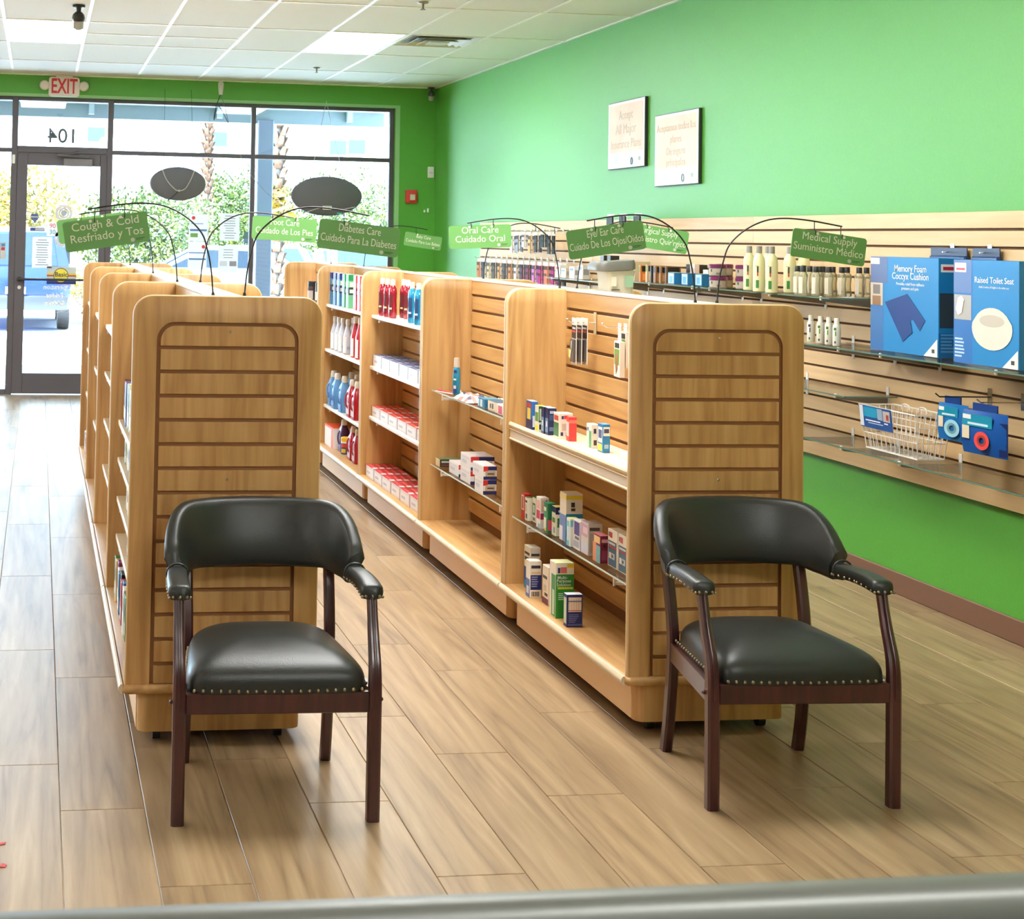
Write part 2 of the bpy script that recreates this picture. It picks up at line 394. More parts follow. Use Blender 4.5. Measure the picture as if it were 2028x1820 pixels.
obj('closer_arm', MB().tube([(.46, fy0-.045, 2.30), (.16, fy0-.10, 2.315), (.36, fy0-.02, 2.345)], .010, 6).mesh('closer_arm', P((110,108,112), .4)), cl)
obj('door_sensor', MB().bbox(-.275, -.247, fy0-.02, fy0, 2.225, 2.31, .003, 1).mesh('door_sensor', WHITE), f2)
# painted reveal around the glazing
struct(obj('trim_1', MB().box(WX1, WX1+.045, YW-.004, YW, 0, WZ1+.03).box(WX0, WX1, YW-.004, YW, WZ1, WZ1+.03).mesh('trim_1', P((150,200,140), .6))))

# ------------------------------------------------------------------ gondola shelving
HW = .2965            # half width of an end panel
PT, PZ0, PZ1 = .019, .188, 1.376
def plain_panel():
    out = rrect(-HW, HW, PZ0, PZ1, .062, 8, (0,0,1,1))
    m = MB(); n = len(out); a, b = -PT/2, PT/2; e = .004
    ins = rrect(-HW+e, HW-e, PZ0, PZ1-e, .058, 8, (0,0,1,1))
    vs = [(x, a, z) for x, z in ins]+[(x, a+e, z) for x, z in out]+[(x, b-e, z) for x, z in out]+[(x, b, z) for x, z in ins]
    m.add(vs, [tuple(range(n)), tuple(range(3*n, 4*n))], 0)
    o = len(m.v)-4*n
    for L in range(3):
        for k in range(n): m.f.append([L*n+k+o, L*n+(k+1) % n+o, (L+1)*n+(k+1) % n+o, (L+1)*n+k+o]); m.m.append(1)
    return m.mesh('end_panel', [MAPLE_V, MAPLE_EDGE], 50)
PANEL = plain_panel()
def slatted_panel(parent, y, face=-1):
    """end panel with a routed rounded field of slats on its outer face"""
    h, zt = .2215, 1.293; out = rrect(-HW, HW, PZ0, PZ1, .062, 8, (0,0,1,1)); ins = rrect(-h, h, PZ0, zt, .056, 8, (0,0,1,1))
    n = len(out); m = MB(); e = .004
    yo, yi, yb = face*.012, face*.002, -face*.009
    lip = rrect(-HW+e, HW-e, PZ0, PZ1-e, .058, 8, (0,0,1,1))
    rings = [[(x, yb, z) for x, z in lip], [(x, yb+face*e, z) for x, z in out], [(x, yo-face*e, z) for x, z in out], [(x, yo, z) for x, z in lip], [(x, yo, z) for x, z in ins], [(x, yi, z) for x, z in ins]]
    m.v = [p for r in rings for p in r]
    for L, mi in ((0,1), (1,1), (2,1), (3,0), (4,2)):
        for k in range(n): m.f.append([L*n+k, L*n+(k+1) % n, (L+1)*n+(k+1) % n, (L+1)*n+k]); m.m.append(mi)
    m.f += [list(range(n)), list(range(5*n, 6*n))]; m.m += [0, 2]
    p = obj('end_panel', m.mesh('end_panel', [MAPLE_V, MAPLE_EDGE, P((150,100,58), .6)], 50), parent, (0, y, 0))  # groove sides and floor in darker brown, shade put into the colour
    gap, gz = .0115, [1.2145-.0742*k for k in range(14)]
    lo, hi = -h+.0125, h-.0115
    top = rrect(lo, hi, gz[0]+gap/2, zt-.0115, .046, 8, (0,0,1,1))
    fy = sorted((face*.002, face*.0115))
    obj('slat', MB().prism(top, 'y', *fy).mesh('slat', MAPLE_V), p)
    sl = MB().bbox(lo, hi, *fy, -.0742/2+gap/2, .0742/2-gap/2, .0012, 1).mesh('slat', MAPLE_V)
    for k in range(13): obj('slat', sl, p, (0, 0, (gz[k]+gz[k+1])/2))
    obj('slat', MB().bbox(lo, hi, *fy, PZ0+.002, gz[13]-gap/2, .0012, 1).mesh('slat', MAPLE_V), p)
    for z in (1.265, .81): obj('screw', MB().lathe([(.0045, 0), (.0035, .0015)], 10).mesh('screw', CHROME), p, (.005, face*.0115, z), (PI/2, 0, 0))
    return p
CAST = MB().tube([(-.012, 0, .02), (.012, 0, .02)], .02, 12).box(-.014, .014, -.006, .006, .02, .045).mesh('caster', BLACK)
def shelf_part(parent, L, side, z, kind, depth, yoff=0):
    """a shelf on the left (side -1) or right of the spine; depth measured from spine face"""
    x0, x1 = sorted((side*.052, side*(.052+depth))); hl = L/2-.03
    if kind == 'glass':
        s = obj('shelf', MB().box(x0, x1, -hl, hl, z-.006, z).mesh('shelf', [SHELF_GLASS]), parent)
        ex = side*(.052+depth)
        obj('polished_edge', MB().box(min(ex, ex+side*.0015), max(ex, ex+side*.0015), -hl, hl, z-.006, z).mesh('polished_edge', P((206,226,216), .2)), s)
    else:
        mat = {'wood': SHELF_CREAM, 'white': WHITE_LAM, 'rail': SHELF_CREAM}[kind]
        s = obj('shelf', MB().bbox(x0, x1, -hl, hl, z-.020, z, .003, 1).mesh('shelf', mat), parent)
        if kind == 'rail':
            xe = side*(.052+depth)
            pr = [(0, -.046), (.012, -.046), (.013, -.041), (.008, -.037), (.008, -.008), (.012, -.004), (.007, -.001), (.007, .003), (.013, .006), (.015, .013), (.013, .020), (.008, .025), (.003, .022), (0, .010)]
            rl = obj('price_rail', MB().prism([(xe+side*a, z+b) for a, b in pr], 'y', -hl, hl).mesh('price_rail', P((226,206,170), .35), 28), s)
            obj('label_strip', MB().box(*sorted((xe+side*.0082, xe+side*.009)), -hl+.003, hl-.003, z-.0365, z-.0085).mesh('label_strip', P((226,214,196), .3)), rl)
    for yy in (-hl*.72, hl*.72):
        b = MB().prism([(side*.05, z-.021), (side*(.05+depth*.97), z-.021), (side*(.05+depth*.97), z-.030), (side*.05, z-.045)] if side < 0 else [(.05, z-.021), (.05, z-.045), (.05+depth*.97, z-.030), (.05+depth*.97, z-.021)], 'y', yy-.003, yy+.003)
        xe = side*(.05+depth); b.box(min(xe, xe-side*.006), max(xe, xe-side*.006), yy-.004, yy+.004, z-.034, z-(.004 if kind == 'glass' else .016))
        obj('shelf_bracket', b.mesh('shelf_bracket', P((228,222,212), .35)), s)
    return s
sm = {}
def gondola(Xc, y0, y1, label, left, right, front=False, back=False):
    L = y1-y0; t = thing('shelving_unit', label, 'shelving unit', (Xc, (y0+y1)/2, 0), 0, 'wooden double sided shelving units')
    # base with rounded corners, deck with bullnose
    kb = .252
    base = rrect(-kb, kb, -L/2+.03, L/2-.03, .03, 5)
    obj('base', MB().prism(base, 'z', .036, .160).mesh('base', MAPLE_V, 50), t)
    for sx in (-1, 1):
        for sy in (-1, 1): obj('caster', CAST, t, (sx*.19, sy*(L/2-.08), 0))
    obj('deck', MB().bbox(-.302, .302, -L/2+(-.012 if front else .002), L/2-.002, .160, .1885, .012, 3).mesh('deck', [MAPLE_X], 60), t)
    for sx in (-1, 1):
        x = sx*.302; pr = [(x, .158), (x+sx*.005, .160), (x+sx*.012, .170), (x+sx*.012, .180), (x+sx*.006, .189), (x, .1895)]
        obj('deck_nosing', MB().prism(pr, 'y', -L/2+.004, L/2-.004).mesh('deck_nosing', SHELF_CREAM, 50), t)
        xk = sx*kb; obj('kick_panel', MB().box(min(xk, xk+sx*.003), max(xk, xk+sx*.003), -L/2+.07, L/2-.07, .038, .158).mesh('kick_panel', P((240,204,156), .4)), t)
    if front: slatted_panel(t, -L/2+.012)
    else: obj('end_panel', PANEL, t, (0, -L/2+PT/2+.002, 0))
    obj('end_panel', PANEL, t, (0, L/2-PT/2-.002, 0))
    # spine with slats on both faces
    sp = obj('spine', MB().box(-.037, .037, -L/2+.024, L/2-.024, .189, 1.368).mesh('spine', P((130,86,50), .6)), t)
    k = round(L, 3)
    if k not in sm: sm[k] = MB().bbox(-.0065, .0065, -L/2+.024, L/2-.024, -.0318, .0318, .0012, 1).mesh('slat', MAPLE_H)
    for sx in (-1, 1):
        for q in range(15): obj('slat', sm[k], sp, (sx*.0435, 0, 1.334-.0762*q))
    obj('spine_cap', MB().bbox(-.052, .052, -L/2+.023, L/2-.023, 1.366, 1.374, .002, 1).mesh('spine_cap', SHELF_CREAM), t)
    for side, lst in ((-1, left), (1, right)):
        for z, kind, depth in lst: shelf_part(t, L, side, z, kind, depth)
    return t
W = lambda *zs: [(z, 'wood', .20) for z in zs]
XA, XB = .5905, 2.1845
WA = lambda *zs: [(z, 'wood', .212) for z in zs]
ga = [gondola(XA, 4.70, 6.015, 'left front shelving unit behind the chair, slatted end panel facing the viewer', WA(.839, .694, .543, .398), W(1.0, .7, .4), True),
      gondola(XA, 6.02, 7.335, 'second shelving unit of the left row, empty cream shelves', WA(1.131, .909, .686, .469), W(1.0, .7, .4)),
      gondola(XA, 7.34, 8.655, 'third shelving unit of the left row, counted from the chairs', WA(1.12, .82, .52), W(1.0, .7, .4)),
      gondola(XA, 8.66, 9.975, 'last shelving unit of the left row, nearest the door', WA(1.123, .826, .544), W(1.0, .7, .4))]
gb = [gondola(XB, 4.68, 5.995, 'right front shelving unit with eye care cartons and slatted end panel', [(.815, 'rail', .222), (.462, 'glass', .215)], W(1.28, .7, .4), True),
      gondola(XB, 6.00, 7.365, 'second unit of the right row with two glass shelves and a blue bottle', [(.829, 'glass', .195), (.466, 'glass', .195)], W(1.0, .7, .4)),
      gondola(XB, 7.37, 8.785, 'third unit of the right row holding red mouthwash bottles', [(1.12, 'white', .19), (.824, 'white', .195), (.532, 'white', .195)], W(1.0, .7, .4)),
      gondola(XB, 8.79, 10.205, 'fourth unit of the right row holding blue and purple jugs', [(1.119, 'white', .19), (.82, 'white', .195), (.445, 'white', .195)], W(1.0, .7, .4)),
      gondola(XB, 10.21, 11.645, 'last unit of the right row, nearest the shop window', [(1.10, 'white', .19), (.8, 'white', .195), (.5, 'white', .195)], W(1.0, .7, .4))]

# ------------------------------------------------------------------ captain's chairs
def sect_tube(path, w, d, mat, name, bev=.006):
    """square section post: path of (x,y,z), half widths per point"""
    m = MB(); n = len(path)
    for i, (x, y, z) in enumerate(path):
        a, b, c = w[i], d[i], min(bev, w[i]*.4)
        m.v += [(x-a+c, y-b, z), (x+a-c, y-b, z), (x+a, y-b+c, z), (x+a, y+b-c, z), (x+a-c, y+b, z), (x-a+c, y+b, z), (x-a, y+b-c, z), (x-a, y-b+c, z)]
    for i in range(n-1):
        for k in range(8): m.f.append([i*8+k, i*8+(k+1) % 8, (i+1)*8+(k+1) % 8, (i+1)*8+k]); m.m.append(0)
    m.f += [list(range(7, -1, -1)), list(range((n-1)*8, n*8))]; m.m += [0, 0]
    return m.mesh(name, mat, 40)
def smooth_path(pts, n=24):
    """Catmull-Rom through points"""
    out = []
    for i in range(len(pts)-1):
        p0, p1, p2, p3 = [Vector(pts[max(0, min(len(pts)-1, i+k))]) for k in (-1, 0, 1, 2)]
        for q in range(n):
            u = q/n; out.append(.5*((2*p1)+(p2-p0)*u+(2*p0-5*p1+4*p2-p3)*u*u+(3*p1-p0-3*p2+p3)*u**3))
    out.append(Vector(pts[-1])); return out
def chair(label, loc, rz):
    t = thing('armchair', label, 'chair', loc, rz, 'black leather armchairs')
    nails = MB()
    for s in (-1, 1):
        # front leg runs on as the curved arm post
        pp = smooth_path([(s*.263, -.222, 0), (s*.264, -.222, .30), (s*.265, -.214, .40), (s*.266, -.176, .49), (s*.266, -.146, .582)], 6)
        w = [.0175 if p.z < .33 else .0175-.004*min(1, (p.z-.33)/.2) for p in pp]
        lg = obj('leg', sect_tube(pp, w, w, MAHOGANY, 'leg'), t)
        if s > -2: obj('bead', MB().tube([p+Vector((0, -w[0]-.0005, 0)) for p in pp[6:]], .0042, 6).mesh('bead', MAHOGANY, 60), lg)
        obj('glide', MB().lathe([(.013, -.004), (.013, .004)], 12).mesh('glide', BLACK), lg, (s*.263, -.222, .0045))
        pp = smooth_path([(s*.212, .262, 0), (s*.212, .235, .12), (s*.211, .214, .30), (s*.212, .222, .42), (s*.214, .275, .60)], 6)
        w = [.0150]*len(pp); d = [.019]*len(pp)
        lg = obj('leg', sect_tube(pp, w, d, MAHOGANY, 'leg'), t)
        obj('glide', MB().lathe([(.013, -.004), (.013, .004)], 12).mesh('glide', BLACK), lg, (s*.212, .262, .0045))
    # seat rails
    obj('seat_rail', MB().bbox(-.248, .248, -.236, -.210, .290, .345, .003, 1).mesh('seat_rail', MAHOGANY), t)
    obj('seat_rail', MB().bbox(-.200, .200, .205, .229, .290, .345, .003, 1).mesh('seat_rail', MAHOGANY), t)
    for s in (-1, 1):
        a, b = Vector((s*.264, -.206, 0)), Vector((s*.213, .200, 0)); n = Vector((.011, 0, 0))
        m = MB(); q = [a-n, a+n, b+n, b-n]; m.add([(*p.xy, .290) for p in q]+[(*p.xy, .345) for p in q], [(3,2,1,0), (4,5,6,7), (0,1,5,4), (1,2,6,5), (2,3,7,6), (3,0,4,7)])
        rl = obj('seat_rail', m.mesh('seat_rail', MAHOGANY), t)
        obj('bolt_cover', MB().ball((s*.2845, -.21, .318), .006).mesh('bolt_cover', MAHOGANY, 60), rl)
    # domed seat cushion
    m = MB(); nu, nv = 36, 14; rings = []
    def edge(a):
        ca, sa = math.cos(a), math.sin(a); e = .20 if sa < 0 else .40
        x = math.copysign(abs(ca)**e, ca); y = math.copysign(abs(sa)**e, sa)
        hw = .2445+(.206-.2445)*(y+1)/2
        if abs(x) > .85 and y < -.6: hw = .2425
        return Vector((x*hw, y*.2365+.000, 0))
    prof = [(1.008, .336), (1.012, .340), (1.014, .362), (1.006, .380), (.975, .396), (.92, .409), (.84, .421), (.72, .434), (.56, .446), (.38, .455), (.18, .460)]
    for r, z in prof: rings.append([edge(2*PI*k/nu)*r+Vector((0, 0, z-.006*(1-r))) for k in range(nu)])
    m.v = [tuple(p) for r in rings for p in r]
    for j in range(len(prof)-1):
        for k in range(nu): m.f.append([j*nu+k, j*nu+(k+1) % nu, (j+1)*nu+(k+1) % nu, (j+1)*nu+k]); m.m.append(0)
    m.f += [list(range(nu-1, -1, -1)), list(range((len(prof)-1)*nu, len(prof)*nu))]; m.m += [0, 0]
    me = m.mesh('seat_cushion', LEATHER, 60); sc = obj('seat_cushion', me, t)
    sub = sc.modifiers.new('sub', 'SUBSURF'); sub.levels = sub.render_levels = 1
    for k in range(20): nails.ball((-.226+.452*k/19, -.2400, .354-.004*math.sin(PI*k/19)), .0054, 0, 6, 4)
    for s in (-1, 1):
        for k in range(18):
            u = k/17; nails.ball((s*(.2465+(.2115-.2465)*u), -.185+.37*u, .354), .0054, 0, 6, 4)
    # padded barrel back, seam to the arm pads
    nb, nc = 40, 18; m = MB()
    def spine_at(u):
        a = u*math.radians(84); sa, ca = math.sin(a), math.cos(a)
        e = .85
        x = math.copysign(abs(sa)**e, sa)*.257; y = .040+.255*max(ca, 0)**.62
        return Vector((x, y, 0)), Vector((sa, ca*1.02, 0)).normalized()
    for i in range(nb+1):
        u = -1+2*i/nb; p, nrm = spine_at(u); au = abs(u)
        sm_ = lambda a, b, v: (lambda q: q*q*(3-2*q))(max(0, min(1, (v-a)/(b-a))))
        zt = .769-.008*au*au-.128*max(0, (au-.46)/.57)**2.3; zb = .575-.012*math.sin(PI*min(1, au/.62))*.3-.004*sm_(.74, 1, au)-.012*sm_(.55, .8, au)
        h = (zt-zb)/2; c = (zt+zb)/2; th = .030-.006*au; lean = .035
        for k in range(nc):
            w = 2*PI*k/nc; cx, cz = math.cos(w), math.sin(w)
            ox = math.copysign(abs(cx)**.55, cx)*th; oz = math.copysign(abs(cz)**.55, cz)*h
            q = p+nrm*(ox+lean*(c+oz-.6)/.18*(1-.6*au)+.012*(1 if oz > h*.55 else 0))
            m.v.append((q.x, q.y, c+oz))
    for i in range(nb):
        for k in range(nc): m.f.append([i*nc+k, i*nc+(k+1) % nc, (i+1)*nc+(k+1) % nc, (i+1)*nc+k]); m.m.append(0)
    m.f += [list(range(nc)), list(range(nb*nc, (nb+1)*nc))]; m.m += [0, 0]
    bk = obj('backrest', m.mesh('backrest', LEATHER, 70), t)
    for s in (-1, 1):
        base = smooth_path([(s*.256, .075, .592), (s*.262, -.01, .598), (s*.265, -.09, .598), (s*.264, -.168, .593)], 6)
        m = MB(); nc2 = 14
        for i, p in enumerate(base):
            u = i/(len(base)-1); hw, hh = .029+.003*u, .022-.001*u
            if i == len(base)-1: hw, hh = hw*.82, hh*.8
            for k in range(nc2):
                w_ = 2*PI*k/nc2; cx, cz = math.cos(w_), math.sin(w_)
                m.v.append((p.x+math.copysign(abs(cx)**.6, cx)*hw, p.y, p.z+math.copysign(abs(cz)**.6, cz)*hh))
        for i in range(len(base)-1):
            for k in range(nc2): m.f.append([i*nc2+k, i*nc2+(k+1) % nc2, (i+1)*nc2+(k+1) % nc2, (i+1)*nc2+k]); m.m.append(0)
        m.f += [list(range(nc2)), list(range((len(base)-1)*nc2, len(base)*nc2))]; m.m += [0, 0]
        ar = obj('arm_pad', m.mesh('arm_pad', LEATHER, 60), t)
        pk = [(s*.257+math.cos(2*PI*k/16)*.031, .066, .596+math.sin(2*PI*k/16)*.028) for k in range(16)]
        obj('piping', MB().tube(pk, .0032, 6, 0, True).mesh('piping', LEATHER, 60), ar)
        for k in range(3): nails.ball((s*.264-.019+.019*k, -.1715, .584), .0048, 0, 6, 4)
        for sd in (-1, 1):
            for k in range(11):
                p = base[min(len(base)-1, int(k/10*(len(base)-1)))]; nails.ball((p.x+sd*.0285, p.y, p.z-.011), .0046, 0, 6, 4)
    stuff(obj('nailhead_trim', nails.mesh('nailhead_trim', BRASS, 60), t))
    return t
chair('black leather armchair with mahogany legs in front of the left shelving row', (.672, 4.298, 0), math.radians(-1.5))
chair('black leather armchair with mahogany legs in front of the right shelving row', (2.164, 4.280, 0), math.radians(-2.5))

# ------------------------------------------------------------------ outside the window
PAVE = noisy('concrete_pavement', (228,227,224), (240,239,236), 1.2, .9)
gnd = struct(obj('ground', MB().box(-70, 70, YW+.1, 95, -.14, -.05).mesh('ground', PAVE)))
tag(gnd, 'sunlit pale car park beyond the glass', 'ground')
# covered walkway: soffit, fascia beam, columns
t = thing('walkway_canopy', 'grey walkway canopy seen through the upper panes', 'canopy', (0, YW+.14, 0))
CG = P((150,156,162), .7)
obj('soffit', MB().box(-9, 3.92, 0, 2.3, 3.16, 3.26).mesh('soffit', CG), t)
obj('fascia', MB().box(-9, 3.92, 2.2, 2.34, 2.86, 3.32).mesh('fascia', P((128,134,142), .7)), t)
for x in (-4.1, -2.5, -.9, .55, 2.0, 3.5): obj('rib', MB().box(x-.03, x+.03, 2.12, 2.2, 2.90, 3.16).mesh('rib', P((168,174,180), .7)), t)
obj('ledge', MB().box(-9, 3.92, 2.10, 2.2, 3.02, 3.06).mesh('ledge', P((168,174,180), .7)), t)
obj('column', MB().bbox(2.44, 2.62, 2.12, 2.32, -.05, 2.9, .01, 1).mesh('column', P((104,107,124), .6)), t)
obj('column', MB().bbox(-6.2, -6.0, 2.12, 2.32, -.05, 2.9, .01, 1).mesh('column', P((104,107,124), .6)), t)
# white block of flats across the car park
t = thing('apartment_building', 'white building with small blue windows across the car park', 'building', (0, 62, 0))
obj('wall', MB().box(-45, 45, 0, 12, -.1, 14).mesh('wall', P((176,179,182), .8)), t)
for wx, wz in ((7.2, 5.55), (13.0, 5.4), (12.2, 5.35), (2.2, 5.6), (-2.4, 5.6), (17.6, 5.4)):
    wf = obj('window', MB().bbox(wx-.42, wx+.42, -.06, .02, wz-.36, wz+.36, .03, 1).mesh('window', WHITE), t)
    obj('window_glass', MB().box(wx-.36, wx+.36, -.07, -.055, wz-.30, wz+.30).mesh('window_glass', P((40,74,96), .3)), wf)
# trees and shrubs
def leaf_mat(name, a, b, c):
    m, nt, bs = newmat(name); N, L = nt.nodes.new, nt.links.new
    tc = N('ShaderNodeTexCoord'); n = N('ShaderNodeTexNoise'); n.inputs['Scale'].default_value = 3.0; n.inputs['Detail'].default_value = 3
    L(tc.outputs['Object'], n.inputs['Vector']); r = ramp(nt, [(.3, srgb(*a)), (.5, srgb(*b)), (.72, srgb(*c))]); L(n.outputs['Fac'], r.inputs['Fac'])
    L(r.outputs['Color'], bs.inputs['Base Color']); bs.inputs['Roughness'].default_value = .6
    bs.inputs['Transmission Weight'].default_value = 0
    return m
LEAF1 = leaf_mat('leaf_green', (34,48,4), (56,72,6), (96,98,14))
LEAF2 = leaf_mat('leaf_yellow', (58,62,6), (112,94,12), (160,120,20))
BARK = noisy('bark', (44,37,32), (66,58,51), 9, .9, .3)
def crown(cx, cy, cz, rx, ry, rz, n, sz, rnd):
    m = MB()
    for _ in range(n):
        while True:
            p = Vector((rnd.uniform(-1,1), rnd.uniform(-1,1), rnd.uniform(-1,1)))
            if .35 < p.length < 1: break
        q = Vector((cx+p.x*rx, cy+p.y*ry, cz+p.z*rz)); a = Vector((rnd.gauss(0,1), rnd.gauss(0,1), rnd.gauss(0,1))).normalized(); b = a.orthogonal().normalized()
        s = sz*rnd.uniform(.6, 1.3); m.add([q-a*s, q+b*s*.45, q+a*s, q-b*s*.45], [(0,1,2,3)])
    return m
def tree(label, x, y, h, w, mat, seed, n=6500, sz=.075, trunk=.07, low=.18, name='leafy_tree', cat='tree'):
    rnd = random.Random(seed); t = thing(name, label, cat, (x, y, -.05), 0, 'trees beyond the glass')
    m = MB(); zc = h*(1+low)/2
    for k in range(5):
        a = 2*PI*k/5+seed; m2 = crown(math.cos(a)*w*.28, math.sin(a)*w*.28, zc+rnd.uniform(-.1, .1)*h, w*.36, w*.36, h*(1-low)/2*.85, n//5, sz, rnd); m.add(m2.v, m2.f)
    obj('crown', m.mesh('crown', mat), t)
    tr = MB().tube([(0,0,0), (.05,.02,h*low), (.0,-.03,zc+.1*h)], [trunk, trunk*.8, trunk*.45], 8)
    for k in range(4):
        a = k*1.7+seed; tr.tube([(.04, .02, h*low), (math.cos(a)*w*.3, math.sin(a)*w*.3, zc)], [trunk*.5, trunk*.2], 6)
    obj('trunk', tr.mesh('trunk', BARK, 60), t)
tree('yellow-green tree behind the glazed door', -.9, 34, 3.3, 3.2, LEAF2, 3)
tree('small sparse green tree left of the door', -5.3, 32, 3.4, 3.2, LEAF2, 4)
tree('leafy green tree behind the left oval sign', 2.5, 36.6, 3.0, 3.0, LEAF1, 5)
tree('leafy green tree between the two oval signs', 5.6, 44.5, 4.1, 2.0, LEAF1, 8)
tree('broad green tree right of the palm trunk', 7.6, 37, 3.7, 3.2, LEAF1, 11)
tree('broad yellow-tinged tree at the right window edge', 12.0, 38, 3.6, 3.2, LEAF2, 12)
for k, (x, y, w_) in enumerate(((.9, 30.8, 1.5), (2.3, 33.2, 1.6), (4.55, 25.2, .8), (-2.2, 27, 1.6))):
    tree(['low green shrub behind the door glass', 'low green shrub under the left oval sign', 'low green shrub beside the palm trunk', 'low green shrub left of the exit door'][k], x, y, .95, w_, LEAF2 if k % 2 == 0 else LEAF1, 20+k, 1500, .05, .03, .12, 'shrub', 'shrub')
# palm trunk clad in old frond stubs
def palm(label, x, y, r, h, seed, fern=True):
    rnd = random.Random(seed); t = thing('palm_tree', label, 'palm tree', (x, y, -.05), 0, 'palm trees')
    obj('trunk', MB().tube([(0,0,0), (.03,0,h*.5), (0,.02,h)], [r*.85, r*.8, r*.8], 14).mesh('trunk', BARK, 60), t)
    m = MB(); z = .15; q = 0
    while z < h-.1:
        for k in range(7):
            a = 2*PI*(k/7+.5*(q % 2)/7)+rnd.uniform(-.1, .1); c, s = math.cos(a), math.sin(a); tx, ty = -s, c; big = 1+.7*max(0, (z-2.2)/h)
            L_ = .20*big; w_ = .07; o = r*.72; out = o+.09*big
            P0, P1 = Vector((c*o+tx*w_, s*o+ty*w_, z)), Vector((c*o-tx*w_, s*o-ty*w_, z)); P2 = Vector((c*out-tx*w_*.6, s*out-ty*w_*.6, z+L_)); P3 = Vector((c*out+tx*w_*.6, s*out+ty*w_*.6, z+L_)); B = Vector((c*.8*r, s*.8*r, z+L_*.9))
            m.add([P0, P1, P2, P3, B], [(0,1,2,3), (0,3,4), (1,4,2), (2,4,3)])
        z += .17; q += 1
    stuff(obj('frond_stubs', m.mesh('frond_stubs', noisy('palm_boot_%d' % seed, (66,40,27), (122,88,66), 14, .9)), t))
    fr = MB()
    for k in range(13):
        a = 2*PI*k/13; c, s = math.cos(a), math.sin(a)
        pts = [Vector((c*d, s*d, h+.5+.9*d-.42*d*d)) for d in (0, .5, 1.0, 1.6, 2.2, 2.8)]
        for i in range(5):
            p, n = pts[i], pts[i+1]; w0, w1 = .32*math.sin(PI*(i+.3)/5.6), .32*math.sin(PI*(i+1.3)/5.6); sd = Vector((-s, c, -.25))
            fr.add([p+sd*w0, n+sd*w1, n, p], [(0,1,2,3)]); sd2 = Vector((s, -c, -.25)); fr.add([p+sd2*w0, n+sd2*w1, n, p], [(0,1,2,3)])
    obj('fronds', fr.mesh('fronds', LEAF1), t)
    if fern:
        m = crown(r*.2, -r*.8, 2.15, .30, .16, .34, 90, .12, rnd); obj('fern', m.mesh('fern', LEAF2), t)
palm('stout palm trunk standing right outside the middle window mullion', 3.78, 24.5, .19, 6.4, 5)
palm('slim pale palm trunk far behind the left oval sign', 4.35, 40, .17, 8.2, 6, False)
# parked cars
def car(label, x, y, rz, rgb, kind='sedan', rear=True):
    t = thing('car', label, 'car', (x, y, -.05), rz, 'parked cars')
    paint = P(rgb, .25, coat=.6); gl = P((24,34,44), .2); L2 = 2.25
    if kind == 'suv': out = [(-L2, .38), (-L2-.04, .75), (-L2+.02, 1.02), (-L2+.22, 1.62), (-L2+.5, 1.70), (.5, 1.68), (1.15, 1.12), (2.0, 1.0), (2.28, .82), (2.3, .42)]
    else: out = [(-L2, .36), (-L2-.04, .72), (-L2+.05, .98), (-1.55, 1.04), (-.95, 1.42), (.25, 1.44), (1.0, 1.02), (1.95, .92), (2.26, .72), (2.28, .36)]
    m = MB(); n = len(out)
    for i, yy in enumerate((-.88, -.80, .80, .88)):
        for px, pz in out:
            ins = 0 if i in (1, 2) else 1
            k = max(0, (pz-1.0))*.28
            m.v.append((px*(1-.012*ins), yy*(1-k), pz*(1-.02*ins)))
    for j in range(3):
        for k in range(n): m.f.append([j*n+k, j*n+(k+1) % n, (j+1)*n+(k+1) % n, (j+1)*n+k]); m.m.append(0)
    m.f += [list(range(n)), list(range(3*n, 4*n))]; m.m += [0, 0]
    body = obj('body', m.mesh('body', paint, 35), t)
    if kind == 'suv':
        side = [(-1.95, 1.10), (-1.78, 1.56), (.42, 1.56), (.95, 1.12)]; rw = [(-2.2, 1.08), (-2.03, 1.58)]; fw = [(1.10, 1.16), (.56, 1.62)]
    else: side = [(-1.40, 1.06), (-.92, 1.36), (.2, 1.37), (.85, 1.05)]; rw = [(-1.52, 1.07), (-1.0, 1.39)]; fw = [(.96, 1.06), (.32, 1.41)]
    for s in (-1, 1): obj('side_window', MB().prism(side, 'y', *sorted((s*.79, s*.872))).mesh('side_window', gl), t)
    for (a, za), (b, zb), dx in ((*rw, -.03), (*fw, .03)): obj('screen', MB().add([(a+dx, -.66, za), (a+dx, .66, za), (b+dx, .58, zb), (b+dx, -.58, zb), (a, -.66, za-.02), (a, .66, za-.02), (b, .58, zb-.02), (b, -.58, zb-.02)], [(0,1,2,3), (4,5,6,7), (0,1,5,4), (1,2,6,5), (2,3,7,6), (3,0,4,7)]).mesh('screen', gl), t)
    for s in (-1, 1):
        obj('tail_light', MB().bbox(-L2-.06, -L2+.10, *sorted((s*.62, s*.86)), .78, .98, .02, 1).mesh('tail_light', P((120,14,18), .3)), t)
        obj('headlight', MB().bbox(2.1, 2.30, *sorted((s*.56, s*.84)), .66, .78, .02, 1).mesh('headlight', P((228,232,236), .15)), t)
        for wx in (-1.38, 1.42):
            w_ = obj('wheel', MB().lathe([(.20, 0), (.33, .01), (.34, .10), (.33, .2), (.20, .21)], 20).mesh('wheel', P((34,34,36), .7), 40), t, (wx, s*.89, .34), (s*PI/2, 0, 0))
            obj('rim', MB().lathe([(.05, -.012), (.20, -.004), (.2, .01)], 14).mesh('rim', CHROME, 40), w_)
    obj('bumper', MB().bbox(-L2-.09, -L2+.12, -.84, .84, .36, .60, .04, 2).mesh('bumper', P((22,22,26), .5), 40), t)
    obj('number_plate', MB().box(-L2-.10, -L2-.085, -.16, .16, .62, .73).mesh('number_plate', P((228,228,224), .4)), t)
    return t
car('blue car parked just outside the glazed door', -.35, 27.2, math.radians(90), (14,30,98), 'suv')
